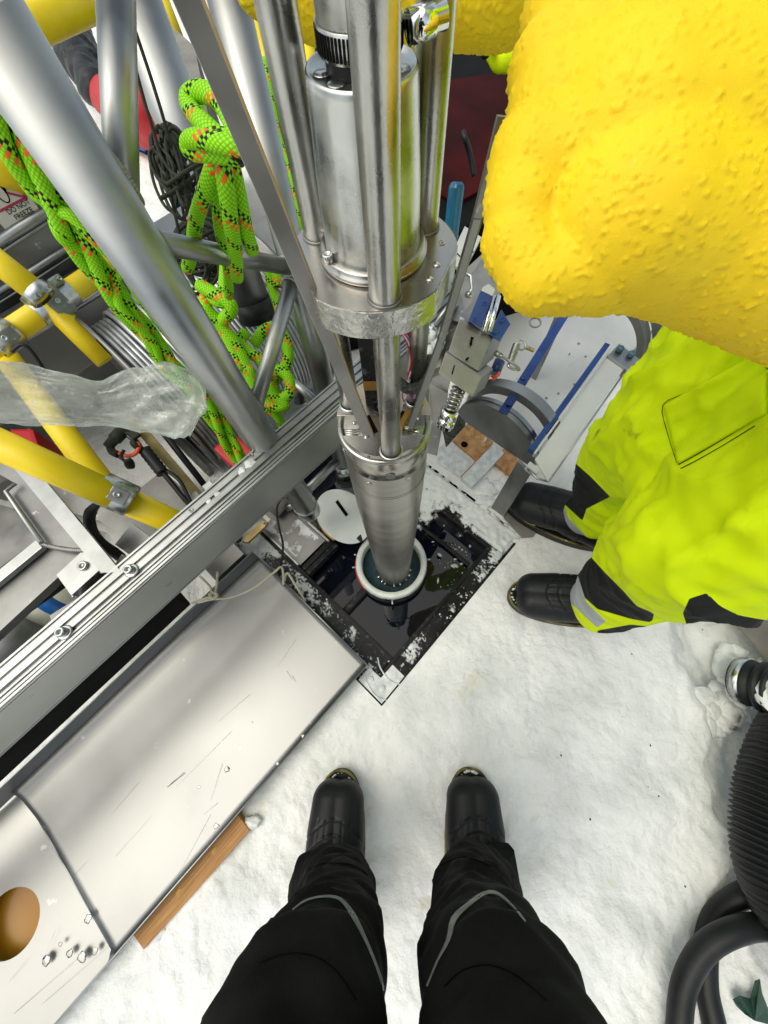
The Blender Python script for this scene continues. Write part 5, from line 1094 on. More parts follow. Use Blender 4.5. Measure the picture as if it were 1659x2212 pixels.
solo('ring_pin', MB().tube([dp(1156 + 12 * math.cos(t), 697 + 10 * math.sin(t), 0.8) for t in [2 * PI * k / 24 for k in range(25)]], 0.0018, 8), 'bar_grey', 'thin dark split ring peeking out below the yellow mitten', 'ring', dp(1156, 697, 0.8))
bt = thing('cable_tie', 'blue fitting with an orange cable tie behind the clamp block', 'fitting', dp(1072, 800, 0.86))
part('fitting', MB().pipe(dp(1068, 808, 0.86), dp(1080, 780, 0.86), 0.012, n=20), 'blue', bt)
part('tie', MB().tube(spline([dp(1062, 812, 0.85), dp(1070, 815, 0.845), dp(1078, 804, 0.845), dp(1074, 812, 0.84), dp(1064, 822, 0.85)], 5), 0.003, 8), 'orange', bt)

# pale sheet, boards and bars on the snow
ps = thing('pale_sheet', 'scratched pale aluminium sheet lying beneath the core cradle', 'sheet', at(1200, 850, 0.04))
part('sheet', MB().prism([at(1010, 850, 0.05), at(1070, 700, 0.05), at(1190, 600, 0.05), at(1460, 640, 0.05), at(1432, 690, 0.05), at(1290, 845, 0.05), at(1190, 990, 0.05)], UP * -0.004, 0.001), 'sheet_white', ps)
part('rim', MB().pipe(at(1290, 846, 0.055), at(1440, 682, 0.055), 0.006, n=10), 'alu', ps)
rv = random.Random(3)
for u, v in ((1240, 830), (1206, 850), (1262, 812), (1180, 860), (1250, 742), (1230, 765), (1170, 905), (1155, 880), (1265, 770), (1218, 880)):
    bolt(at(u, v, 0.052), UP, rv.uniform(0.003, 0.006), 0.002, ps, 'alu_dull', name='rivet', socket=False)
for pts in (((1228, 772), (1235, 765), (1240, 772)), ((1230, 790), (1245, 772), (1252, 770)), ((1095, 830), (1120, 812), (1130, 800)), ((1262, 815), (1275, 800), (1285, 795))): part('scratch', MB().tube([at(u, v, 0.0535) for u, v in pts], 0.0007, 5), 'snow_clean', ps)
cbd = thing('chipboard_piece', 'orange brown chipboard piece with a round hole on the snow', 'board', at(1010, 950, 0.02))
part('board', MB().prism([at(978, 952, 0.03), at(1012, 912, 0.03), at(1066, 955, 0.03), at(1030, 996, 0.03)], UP * -0.02, 0.001), 'chipboard', cbd)
part('hole', MB().lathe([(0, 0.0008), (0.0115, 0.0008), (0.0125, 0)], at(1003, 960, 0.03), UP, 24), 'ink', cbd)
cb2 = thing('chipboard_piece', 'small orange chipboard offcut half buried beside the grey leg', 'board', at(1098, 1000, 0.02))
part('board', MB().prism([at(1082, 975, 0.028), at(1092, 965, 0.028), at(1122, 995, 0.028), at(1103, 1028, 0.028), at(1072, 1000, 0.028)], UP * -0.02, 0.001), 'chipboard', cb2)
isl = thing('ice_slab', 'frosted grey square slab beside the bolt strip', 'slab', at(985, 1000, 0.02))
part('slab', MB().prism([at(944, 968, 0.022), at(976, 950, 0.022), at(1028, 996, 0.022), at(994, 1030, 0.022), at(946, 1000, 0.022)], UP * -0.02, 0.002), 'slush', isl)
ibar = thing('frosted_bar', 'frosted reddish bar lying between the chipboard pieces', 'bar', at(1040, 1000, 0.02))
part('bar', MB().prism([at(1064, 958, 0.036), at(1090, 978, 0.036), at(1020, 1052, 0.036), at(995, 1030, 0.036)], UP * -0.03, 0.003), 'slush', ibar)
part('rust_edge', MB().pipe(at(1063, 960, 0.037), at(995, 1031, 0.037), 0.0018, n=8), 'chipboard', ibar)
lm = MB(); rl_ = random.Random(8)
for k in range(46):
    t = rl_.random(); s_ = rl_.random(); u = 1040 + 60 * t + rl_.uniform(-14, 14); v = 1050 + 40 * s_ - 20 * t + rl_.uniform(-10, 20); lm.ball(at(u, v, 0.008), rl_.uniform(0.008, 0.022), 2, (1.2, 1, 0.5), 0.7)
for k in range(30):
    u = rl_.uniform(1040, 1125); v = 1075 + (u - 1040) * 0.9 + rl_.uniform(-22, 30); lm.ball(at(u, v, 0.006), rl_.uniform(0.005, 0.014), 2, (1.2, 1, 0.5), 0.8)
solo('snow_lumps', lm, 'snow_clean', 'lumpy broken snow around the grey cradle leg', 'snow', at(1060, 1060, 0), kind='stuff')
pth = thing('steel_plate', 'thin grey steel plate under the right boot beside the well corner', 'plate', at(1110, 1130, 0.01))
part('plate', MB().prism([at(1088, 1118, 0.022), at(1110, 1062, 0.022), at(1180, 1120, 0.022), at(1152, 1160, 0.022), at(1128, 1162, 0.022)], UP * -0.004, 0.001), 'tarp', pth)

# screwdriver
sdv = thing('screwdriver', 'screwdriver with a clear blue fluted handle standing behind the plate', 'screwdriver', dp(985, 440, 0.9))
hA, hB = dp(988, 392, 0.86), dp(976, 494, 0.92); hd_ = (hB - hA).normalized()
mbh = MB(); prf = [(0.010, 0), (0.0165, 0.004), (0.019, 0.01), (0.019, 0.1), (0.016, 0.112), (0.009, 0.118)]; uu = hd_.orthogonal().normalized(); vv_ = hd_.cross(uu); rgs = []
for r, z in prf: rgs.append([mbh.bm.verts.new(hA + hd_ * z + (uu * math.cos(2 * PI * j / 48) + vv_ * math.sin(2 * PI * j / 48)) * r * (1 - 0.09 * (0.5 + 0.5 * math.cos(6 * 2 * PI * j / 48)))) for j in range(48)])
for a_, b_ in zip(rgs[:-1], rgs[1:]):
    for j in range(48): mbh.bm.faces.new((a_[j], a_[(j + 1) % 48], b_[(j + 1) % 48], b_[j]))
mbh.bm.faces.new(rgs[0][::-1]); mbh.bm.faces.new(rgs[-1])
part('handle', mbh, 'acrylic', sdv); part('shaft', MB().pipe(hB, hB + hd_ * 0.08, 0.004, n=14), 'brass', sdv)
bs_ = thing('tool_case', 'large black case with a dark red lid behind the drill rods', 'case', at(1000, 250, 0))
part('case', slab([(505, -200), (1300, -200), (1250, 440), (1060, 495), (1020, 480), (985, 505), (960, 560), (905, 500), (640, 560), (560, 180)], 0.42, 0.40), 'black_matte', bs_)
part('lid', slab([(955, 175), (1110, 150), (1110, 330), (1055, 400), (985, 440), (940, 412)], 0.43, 0.008), 'dark_red', bs_)
part('cable', MB().tube(spline([dp(*p) for p in ((1000, 285, 1.1), (1005, 300, 1.1), (1012, 320, 1.12), (1018, 345, 1.14), (1025, 380, 1.16))], 6), 0.008, 10), 'rubber', bs_)
wpn = thing('white_board', 'white panel with thin black dividing lines beside the rail end', 'panel', at(1010, 530, 0.4))
part('board', MB().prism([at(1004, 488, 0.44), at(1040, 512, 0.44), at(1000, 590, 0.44), at(970, 560, 0.44)], UP * -0.01, 0.001), 'sheet_white', wpn)
for a_, b_ in (((1000, 540), (1030, 505)), ((985, 545), (1010, 570)), ((1012, 520), (1022, 545))): part('line', MB().pipe(at(*a_, 0.441), at(*b_, 0.441), 0.0016, n=6), 'ink', wpn)

# far person's glove lying at the case, with a round knob
hg = thing('work_glove', 'fluorescent yellow and black work glove behind the upper rods', 'glove', dp(1068, 100, 1.2))
gm = blob('glove_shell', [(dp(1060, 70, 1.2), 0.035, dp(1095, 120, 1.2), 0.04), (dp(1050, 62, 1.2), 0.02, dp(1080, 50, 1.2), 0.03), (dp(1052, 100, 1.2), 0.018, dp(1080, 130, 1.2), 0.03)], 0.004, 3)
part('glove_shell', shift(gm, BASE[hg.name]), 'hivis_plain', hg)
for u, v, a_, b_ in ((1050, 85, 13, 22), (1067, 62, 6, 12), (1066, 108, 6, 14), (1048, 118, 10, 10)):
    part('black_pad', MB().ball(dp(u, v, 1.165), 0.02, 2, (a_ / 14, b_ / 14, 0.5)), 'rubber', hg)
kn = thing('round_knob', 'grey round knob on the dark case beside fluorescent glove', 'knob', dp(1020, 76, 1.2))
part('disc', MB().lathe([(0, 0.008), (0.03, 0.008), (0.034, 0.0), (0.03, -0.006)], dp(1021, 76, 1.2), tocam(dp(1021, 76, 1.2)), 28), 'alu_dull', kn)
part('hub', MB().lathe([(0, 0.014), (0.012, 0.013), (0.014, 0.006)], dp(1021, 76, 1.2), tocam(dp(1021, 76, 1.2)), 6), 'bar_grey', kn)
# bag and jacket in the far top left
fb = thing('duffel_bag', 'red bag with crumpled black cover on the snow behind the left leg', 'bag', at(300, 260, 0.0))
m_ = blob('bag', [(at(235, 215, 0.12), 0.1, at(330, 262, 0.15), 0.14), (at(300, 262, 0.12), 0.14, at(318, 245, 0.2), 0.12)], 0.02, 8, lambda c: 0.015 * noise.noise(c * 6)); part('bag', shift(m_, BASE[fb.name]), 'red', fb)
m_ = blob('cover', [(at(150, 75, 0.15), 0.13, at(178, 130, 0.15), 0.12), (at(178, 130, 0.15), 0.12, at(215, 195, 0.15), 0.1)], 0.02, 3, lambda c: 0.02 * noise.noise(c * 9) + 0.02 * noise.noise(Vector((c.x * 3, c.y * 25, c.z * 9)))); part('cover', shift(m_, BASE[fb.name]), 'rubber', fb)
gx = thing('side_case', 'dark brown case edge showing between cylinder and leaf bar', 'case', at(400, 200, 0))
part('case', slab([(375, 60), (420, 100), (450, 250), (420, 300), (395, 200)], 0.55, 0.5), 'tarp', gx)
ng = thing('navy_case', 'navy blue case with thin blue strap behind the cord hank', 'case', dp(335, 370, 1.5))
part('case', MB().prism([dp(320, 340, 1.5), dp(380, 330, 1.5), dp(420, 430, 1.4), dp(350, 400, 1.4)], UP * -0.3, 0.01), 'blue', ng)
part('strap', MB().tube(spline([dp(270, 312, 1.3), dp(295, 320, 1.3), dp(318, 330, 1.3)], 5), 0.007, 8), 'blue', ng)
rbk = thing('red_pouch', 'small red pouch below the yellow pipe at the left edge', 'pouch', at(45, 945, 0.3))
part('pouch', MB().prism([at(15, 925, 0.35), at(70, 925, 0.35), at(84, 965, 0.35), at(60, 985, 0.35)], UP * -0.1, 0.01), 'red', rbk)

# ================================================================== HOSES AT THE RIGHT
ch = thing('corrugated_hose', 'thick black corrugated hose curving in at the right edge', 'hose', at(1700, 1780, 0.1))
S_ = spline([at(1960, 1380, 0.14), at(1840, 1500, 0.13), at(1755, 1620, 0.12), at(1712, 1760, 0.12), at(1722, 1900, 0.12), at(1800, 2030, 0.12), at(1920, 2120, 0.12)], 60)
part('tube', MB().tube(S_, [0.1 + 0.0055 * math.sin(i * 1.35) for i in range(len(S_))], 40), 'rubber', ch)
h1 = thing('rubber_hose', 'smooth black rubber hose, outer loop crossing on top at lower right', 'hose', at(1480, 2120, 0.05), 'smooth black hoses at lower right')
part('tube', MB().tube(spline([at(1463, 2330, 0.06), at(1466, 2230, 0.06), at(1478, 2130, 0.06), at(1520, 2052, 0.075), at(1585, 2012, 0.09), at(1660, 2003, 0.08), at(1760, 2030, 0.06)], 14), 0.0225, 24), 'rubber', h1)
h2 = thing('rubber_hose', 'smooth black rubber hose, inner loop passing under the other one', 'hose', at(1530, 2080, 0.03), 'smooth black hoses at lower right')
part('tube', MB().tube(spline([at(1560, 2330, 0.03), at(1543, 2215, 0.03), at(1524, 2120, 0.025), at(1530, 2020, 0.03), at(1562, 1962, 0.035), at(1632, 1922, 0.05), at(1760, 1900, 0.05)], 14), 0.0225, 24), 'rubber', h2)
h3 = thing('clamped_hose', 'snow covered ribbed hose end with shiny band clamp at right edge', 'hose', at(1600, 1470, 0.04))
d3 = (at(1700, 1502, 0.13) - at(1590, 1468, 0.04)).normalized(); o3 = at(1592, 1466, 0.05)
rr_ = []; zz_ = []
prof3 = [(0.0, 0.0), (0.05, 0.0), (0.056, 0.004), (0.056, 0.045)]
for k in range(14): prof3 += [(0.05, 0.047 + k * 0.02), (0.05, 0.053 + k * 0.02), (0.062, 0.056 + k * 0.02), (0.062, 0.064 + k * 0.02)]
part('tube', MB().lathe(prof3, o3, d3, 40), 'rubber', h3)
bnd = part('band_clamp', MB().lathe([(0.0565, 0.008), (0.059, 0.008), (0.059, 0.03), (0.0565, 0.03)], o3, d3, 48, True), 'galv', h3)
slb = MB()
for k in range(14): t = math.radians(60 + k * 4.5); fu = d3.cross(UP).normalized(); rd = fu * math.cos(t) + UP * math.sin(t); slb.box(o3 + d3 * 0.019 + rd * 0.0593, 0.0005, 0.001, 0.008, rd, d3.cross(rd), d3)
part('slots', slb, 'ink', bnd, kind='stuff')
sm = MB(); r5 = random.Random(5)
for k in range(130):
    t = r5.uniform(0.055, 0.34); a_ = r5.uniform(-0.05, 0.05); sm.ball(o3 + d3 * t + d3.cross(UP) * (a_ * 1.1 + 0.012) + UP * (0.042 - abs(a_) * 0.5), r5.uniform(0.022, 0.036), 2, (1, 1, 0.8), 0.5)
for k in range(60):
    u = r5.uniform(1480, 1660); v = 1560 + (u - 1480) * -0.6 + r5.uniform(-30, 60); sm.ball(at(u, v, -0.004), r5.uniform(0.012, 0.03), 2, (1.2, 1.2, 0.45), 0.6)
for k in range(26): sm.ball(at(1560 + 34 * r5.random(), 1405 + 140 * r5.random(), 0.0), r5.uniform(0.015, 0.03), 2, (1, 1, 0.6), 0.6)
solo('snow_clumps', sm, 'snow', 'soft snow clumps piled on and around the clamped hose', 'snow', o3, kind='stuff')
tp_ = thing('grey_tarp', 'grey brown crumpled tarp corner at right edge under the trouser hem', 'tarp', at(1640, 1390, 0.05))
def tarp():
    m = MB(); a_, b_, c_ = at(1578, 1345, 0.02), at(1900, 1330, 0.1), at(1760, 1560, 0.02); N_ = 24; V = {}
    for i in range(N_ + 1):
        for j in range(N_ + 1 - i):
            p = a_ + (b_ - a_) * i / N_ + (c_ - a_) * j / N_; V[i, j] = m.bm.verts.new(p + UP * (0.02 * noise.noise(p * 9) + 0.035 * abs(noise.noise(Vector((p.x * 4 + p.y * 6, 1, 0))))))
    for i in range(N_):
        for j in range(N_ - i):
            m.bm.faces.new((V[i, j], V[i + 1, j], V[i, j + 1])).smooth = True
            if (i + 1, j + 1) in V: m.bm.faces.new((V[i + 1, j], V[i + 1, j + 1], V[i, j + 1])).smooth = True
    return m
to = part('sheet', tarp(), 'tarp', tp_); to.modifiers.new('s', 'SOLIDIFY').thickness = 0.003
lf = thing('green_rag', 'small dark green ragged cloth scrap on the snow at lower right', 'rag', at(1600, 2160, 0.02))
rag = [(1584, 2160), (1600, 2152), (1622, 2158), (1632, 2120), (1642, 2116), (1646, 2145), (1660, 2180), (1668, 2215), (1630, 2205), (1608, 2190), (1592, 2175)]
ro = part('cloth', MB().prism([at(u, v, 0.03 + 0.012 * math.sin(k * 1.7)) for k, (u, v) in enumerate(rag)], UP * -0.002), 'dark_green', lf)
bits = MB(); r6 = random.Random(6)
for u, v in ((1275, 1770), (1212, 1632), (1365, 1413), (1400, 1700), (1344, 1548), (1423, 1720), (1480, 1915), (1130, 1265), (1518, 1360), (1405, 1610)): bits.ball(at(u, v, 0.022), r6.uniform(0.001, 0.0024), 1, (1, 1.5, .6), .5)
solo('dirt_specks', bits, 'ink', 'tiny dark dirt specks on the trampled snow', 'dirt', at(1300, 1700, 0), kind='stuff')

# ================================================================== PEOPLE
def boot(parent, toe, direc, tilt=0.0, seed=0):
    t = Vector(direc).normalized(); s = UP.cross(t); base = BASE[parent.name]
    BS = 1.13
    L = lambda x, y, z: Vector(toe) + (t * x + s * y + UP * z) * BS
    caps = []
    for y in (-0.014, 0.014):
        caps += [(L(-0.05, y, 0.048), 0.043, L(-0.10, y, 0.06), 0.047), (L(-0.10, y, 0.06), 0.047, L(-0.17, y, 0.082), 0.045), (L(-0.17, y, 0.07), 0.047, L(-0.25, y * .8, 0.06), 0.044)]
    caps += [(L(-0.19, 0, 0.1), 0.052, L(-0.215, 0, 0.2), 0.05)]
    caps = [(a_, ra_ * BS, b_, rb_ * BS) for a_, ra_, b_, rb_ in caps]
    def grv(c):
        q = (c - Vector(toe)) / BS; x, y, z = q.dot(t), q.dot(s), q.z; d_ = 0.0
        if z > 0.035 and -0.175 < x < -0.068:
            for yy in (-0.036, -0.018, 0.0, 0.018, 0.036): d_ += -0.0022 * math.exp(-((y - yy * (1 + (x + .12) * -1.5)) / 0.0014) ** 2)
        for xx in (-0.068, -0.092, -0.158):
            if z > 0.035: d_ += (-0.0026 if xx > -.1 else 0.004) * math.exp(-((x - xx + 0.6 * y * y / 0.05) / (0.0016 if xx > -.1 else .004)) ** 2)
        return d_
    m = blob('upper', caps, 0.0032, 5, grv); m = shift(m, base); b = part('boot', m, 'boot_rubber', parent)
    out = []
    for k in range(40):
        a = 2 * PI * k / 40; x = math.cos(a); y = math.sin(a); ex = 0.157 * (abs(x) ** 0.8) * (1 if x > 0 else -1); wy = (0.0585 if x > 0 else 0.048 + 0.0105 * (1 + x)) * (abs(y) ** 0.85) * (1 if y > 0 else -1)
        out.append(L(-0.157 + ex + 0.004, wy, 0.03))
    so_ = part('sole', MB().prism([p - UP * 0.005 for p in out], UP * -0.03, 0.003), 'rubber', b)
    wl_ = part('welt', MB().tube(out + [out[0]], 0.003, 8), 'boot_sole', b, label='yellowish snowy welt')
    sn = MB(); r9 = random.Random(seed)
    for k in range(26):
        a = r9.uniform(-0.9, 1.3); sn.ball(L(-0.157 + 0.156 * math.cos(a) + 0.0, 0.057 * math.sin(a), r9.uniform(0.026, 0.036)), r9.uniform(0.0008, 0.003), 2, (1.6, 1, .6), 1.3)
    part('snow_bits', sn, 'snow_clean', b, kind='stuff')
    return b
def fold(c, sc=1.0):
    return 0.006 * sc * noise.noise(c * 11) + 0.0035 * sc * noise.noise(Vector((c.x * 30, c.y * 12, c.z * 40))) + 0.004 * sc * (1 - abs(noise.noise(Vector((c.x * 13 + 5, c.y * 15, c.z * 19)))) * 2)
def region_mats(me, mats, rule):
    me.materials.clear()
    for m in mats: me.materials.append(MATS[m])
    idx = [rule(Vector(p.center)) for p in me.polygons]; me.polygons.foreach_set('material_index', idx); me.update()
def inpoly(u, v, poly):
    c = False; n = len(poly)
    for i in range(n):
        x1, y1 = poly[i]; x2, y2 = poly[(i + 1) % n]
        if (y1 > v) != (y2 > v) and u < (x2 - x1) * (v - y1) / (y2 - y1) + x1: c = not c
    return c

# ---- photographer (black work trousers, seen from above)
ph = thing('person', 'person in black padded trousers and rubber boots standing at the picture bottom', 'person', (0.01, -0.42, 0))
tl, trt = at(740, 1662, 0.0), at(1011, 1657, 0.0)
pcaps = [((-0.158, -0.42, 0.17), 0.064, at(728, 1925, 0.30), 0.06), (at(728, 1925, 0.30), 0.06, at(716, 2030, 0.5), 0.06), (at(716, 2030, 0.5), 0.06, at(655, 2212, 0.68), 0.078), (at(655, 2212, 0.68), 0.078, (-0.12, -0.45, 0.95), 0.12),
         ((0.18, -0.41, 0.17), 0.064, at(1023, 1920, 0.30), 0.06), (at(1023, 1920, 0.30), 0.06, at(1030, 2020, 0.5), 0.06), (at(1030, 2020, 0.5), 0.06, at(1085, 2212, 0.68), 0.078), (at(1085, 2212, 0.68), 0.078, (0.12, -0.45, 0.95), 0.12),
         ((-0.06, -0.47, 0.98), 0.13, (0.06, -0.47, 0.98), 0.13), ((0, -0.48, 1.0), 0.15, (0, -0.46, 1.35), 0.15), ((-0.1, -0.45, 1.38), 0.11, (0.1, -0.45, 1.38), 0.11),
         ((-0.2, -0.43, 1.4), 0.062, (-0.27, -0.36, 1.14), 0.052), ((-0.27, -0.36, 1.14), 0.05, (-0.12, -0.13, 1.2), 0.036), ((0.2, -0.43, 1.4), 0.062, (0.27, -0.36, 1.14), 0.052), ((0.27, -0.36, 1.14), 0.05, (0.12, -0.13, 1.2), 0.036),
         ((0, -0.43, 1.44), 0.055, (0, -0.38, 1.55), 0.055), ((0, -0.35, 1.6), 0.095, (0, -0.34, 1.66), 0.1)]
m_ = blob('body', pcaps, 0.0065, 4, lambda c: fold(c, 1.7) + (0.005 * max(0, 1 - abs(noise.noise(Vector((c.x * 9, c.y * 8 + c.z * 4, c.z * 26)))) * 3) if c.z < 0.6 else 0))
m_ = shift(m_, BASE[ph.name])
pb = part('body', m_, 'black_cloth_snow', ph)
boot(ph, tl, (0.0, 1, 0), seed=1); boot(ph, trt, (0.02, 1, 0), seed=2)
def onskin(u, v, caps):                                   # nearest point of the clothed surface on a sight line
    r = ray(u, v).normalized(); best = None
    for p0, r0, p1, r1 in caps:
        p0, p1 = Vector(p0), Vector(p1)
        for k in range(25):
            c = p0.lerp(p1, k / 24); rr0 = r0 + (r1 - r0) * k / 24; oc = c - CAM; tca = oc.dot(r); d2 = oc.length_squared - tca * tca
            if d2 < rr0 * rr0:
                tt = tca - math.sqrt(rr0 * rr0 - d2)
                if tt > 0 and (best is None or tt < best): best = tt
    return CAM + r * best if best else None
from mathutils.bvhtree import BVHTree
def ribbon(parent, body, pts, hw, m, name, lift=0.0015, label=None):
    """a strip of cloth lying on the body surface along points of the picture; hw = half width in sketch units"""
    me = body.data; bv = BVHTree.FromPolygons([v.co + BASE[body.name] for v in me.vertices], [p.vertices[:] for p in me.polygons])
    sp3 = spline([Vector((p[0], p[1], h_)) for p, h_ in zip(pts, hw)], 3); pts = [(q.x, q.y) for q in sp3]; hw = [q.z for q in sp3]; S = []
    for i in range(len(pts) - 1):
        for k in range(5): t = k / 5; S.append((pts[i][0] + (pts[i + 1][0] - pts[i][0]) * t, pts[i][1] + (pts[i + 1][1] - pts[i][1]) * t, hw[i] + (hw[i + 1] - hw[i]) * t))
    S.append((*pts[-1], hw[-1])); mb = MB(); prev = None
    for i, (u, v, h_) in enumerate(S):
        a = S[max(i - 1, 0)]; b = S[min(i + 1, len(S) - 1)]; dx, dy = b[0] - a[0], b[1] - a[1]; l_ = math.hypot(dx, dy) or 1; nx, ny = -dy / l_, dx / l_; row = []
        for w_ in (-1, 0, 1):
            r = ray(u + nx * h_ * w_, v + ny * h_ * w_).normalized(); hit = bv.ray_cast(CAM, r)
            row.append(mb.bm.verts.new(hit[0] - r * lift) if hit[0] is not None else None)
        if prev:
            for k in range(2):
                q = [prev[k], prev[k + 1], row[k + 1], row[k]]
                if all(q):
                    zs = [(x.co - CAM).length for x in q]
                    if max(zs) - min(zs) < 0.05: mb.bm.faces.new(q).smooth = True
        prev = row
    o = part(name, mb, m, parent, label=label); s_ = o.modifiers.new('s', 'SOLIDIFY'); s_.thickness = 0.0008; s_.offset = 0
    return o
ribbon(ph, pb, [(632, 1965), (660, 1945), (700, 1936), (735, 1942), (762, 1975), (790, 2030), (815, 2090), (830, 2140)], [1.2, 1.6, 2, 3, 5, 3, 2.2, 1.5], 'piping', 'reflective_piping')
ribbon(ph, pb, [(922, 2130), (945, 2075), (968, 2030), (980, 1985), (1010, 1955), (1045, 1930), (1075, 1930), (1110, 1960), (1135, 1990)], [1.6, 2, 4, 6, 4.5, 4, 3, 1.8, 1.2], 'piping', 'reflective_piping')
for pts in ([(560, 2080), (620, 2060), (680, 2065), (730, 2100), (770, 2160)], [(960, 2130), (1000, 2095), (1060, 2085), (1120, 2110), (1180, 2160)], [(665, 1880), (700, 1865), (760, 1868), (795, 1890)], [(950, 1870), (1000, 1850), (1060, 1870)]):
    ribbon(ph, pb, pts, [1.1] * len(pts), 'ink', 'seam', 0.001)
def flap(parent, pts, thk):
    mb = MB(); mb.prism([at(*p) for p in pts], thk, 0.003); return part('side_flap', mb, 'black_cloth', parent)
flap(ph, [(700, 1848, 0.16), (660, 1880, 0.15), (634, 1922, 0.17), (624, 1962, 0.2), (628, 1985, 0.26), (690, 1950, 0.3)], Vector((0.01, 0.01, -0.01)))
flap(ph, [(1068, 1833, 0.15), (1112, 1836, 0.13), (1122, 1900, 0.16), (1134, 1975, 0.22), (1138, 1992, 0.28), (1060, 1940, 0.3)], Vector((-0.01, 0.01, -0.01)))
for sx in (-1, 1):
    q = Vector((sx * 0.085, -0.085, 1.2)); gcaps = [(q + Vector((sx * 0.03, -0.035, 0)), 0.03, q + Vector((sx * .01, -.01, 0)), 0.032)]
    for k in range(4): f0 = q + Vector((0, 0, 0.03 - 0.02 * k)); gcaps += [(f0, 0.0105, f0 + Vector((-sx * 0.012, 0.012 - .0, 0.0)), 0.0095), (f0 + Vector((-sx * 0.012, 0.012, 0)), 0.0095, f0 + Vector((-sx * 0.022, 0.0, 0)), 0.009)]
    gcaps.append((q + Vector((sx * .01, -.02, .02)), 0.012, q + Vector((-sx * 0.018, -0.022, 0.03)), 0.01))
    m_ = shift(blob('glove', gcaps, 0.003, 2), BASE[ph.name]); part('glove', m_, 'rubber', ph)
fw = c2w(Vector((0, 0, 1))); phn = thing('phone', 'black mobile phone held in both hands above the legs', 'phone', CAM - fw * 0.02)
part('case', MB().box(CAM - fw * 0.02 + c2w(Vector((0.0, 0.05, 0))) , 0.038, 0.075, 0.004, c2w(Vector((1, 0, 0))), c2w(Vector((0, 1, 0))), fw, 0.003), 'rubber', phn)

# ---- second person in fluorescent trousers
hv = thing('person', 'person in fluorescent yellow work trousers with black knee patches at right', 'person', (0.5, 0.3, 0))
aR, sR, kR, tR = Vector((0.525, 0.185, 0.17)), at(1305, 1300, 0.3), at(1400, 1225, 0.5), at(1530, 1165, 0.7)
aL, sL, kL, tL = Vector((0.53, 0.42, 0.17)), at(1300, 1100, 0.3), at(1345, 1000, 0.5), at(1480, 930, 0.7)
pR, pL = Vector((0.5, 0.22, 0.93)), Vector((0.52, 0.42, 0.93))
hcaps = [(aR, 0.058, sR, 0.066), (sR, 0.066, kR, 0.084), (kR, 0.084, tR, 0.1), (tR, 0.1, pR, 0.125),
         (aL, 0.056, sL, 0.062), (sL, 0.062, kL, 0.08), (kL, 0.08, tL, 0.1), (tL, 0.1, pL, 0.125), (tR, 0.085, tL, 0.085),
         (pR, 0.125, pL, 0.125), ((0.53, 0.32, 0.98), 0.16, (0.56, 0.33, 1.3), 0.165), ((0.52, 0.2, 1.38), 0.1, (0.52, 0.46, 1.38), 0.1),
         ((0.5, 0.17, 1.4), 0.07, (0.47, 0.1, 1.2), 0.056), ((0.47, 0.1, 1.2), 0.056, (0.3, 0.16, 1.12), 0.045),
         ((0.5, 0.5, 1.4), 0.07, (0.42, 0.6, 1.26), 0.056), ((0.42, 0.6, 1.26), 0.056, (0.2, 0.53, 1.16), 0.042),
         ((0.48, 0.33, 1.42), 0.06, (0.44, 0.33, 1.54), 0.06), ((0.42, 0.33, 1.6), 0.1, (0.42, 0.33, 1.66), 0.105)]
def hfold(c):
    u, v, z = pix(c); f_ = fold(c, 1.2)
    # long drag folds running from the knees up to the hip
    up_ = max(0, min(1, (c.z - 0.42) * 4))
    q_ = Vector((c.x * 5 + c.z * 3, c.y * 17 - c.x * 6, c.z * 7)); r1 = 1 - abs(noise.noise(q_)) * 2.4; r2 = 1 - abs(noise.noise(q_ * 2.1 + Vector((5, 3, 1)))) * 2.4
    f_ += (0.014 * max(0, r1) ** 2.5 + 0.006 * max(0, r2) ** 2) * up_ + 0.004 * max(0, 1 - abs(noise.noise(Vector((c.x * 6, c.y * 6, c.z * 28)))) * 3) * (1 - up_)
    return f_
m_ = blob('body', hcaps, 0.0065, 4, hfold)
KP1 = [(1215, 940), (1240, 998), (1275, 1029), (1318, 1073), (1267, 1099), (1258, 1125), (1215, 1085), (1190, 1050), (1185, 960)]
KP2 = [(1260, 1165), (1278, 1205), (1307, 1237), (1347, 1277), (1375, 1309), (1413, 1325), (1409, 1345), (1363, 1337), (1291, 1316), (1262, 1290), (1240, 1240)]
KP4 = [(1290, 1362), (1363, 1349), (1440, 1358), (1440, 1400), (1300, 1400)]
KP3 = [(1475, 1325), (1489, 1293), (1527, 1281), (1555, 1309), (1595, 1329), (1700, 1348), (1740, 1440), (1500, 1400)]
RF1 = [(1196, 1075), (1215, 1080), (1228, 1120), (1264, 1156), (1272, 1172), (1236, 1180), (1200, 1120)]
RF2 = [(1222, 1240), (1246, 1236), (1266, 1300), (1309, 1342), (1290, 1356), (1230, 1300)]
def sdist(u, v, poly):
    best = 1e9; n = len(poly)
    for i in range(n):
        x1, y1 = poly[i]; x2, y2 = poly[(i + 1) % n]; dx, dy = x2 - x1, y2 - y1; t = max(0, min(1, ((u - x1) * dx + (v - y1) * dy) / (dx * dx + dy * dy)))
        best = min(best, math.hypot(u - x1 - t * dx, v - y1 - t * dy))
    return best if inpoly(u, v, poly) else -best
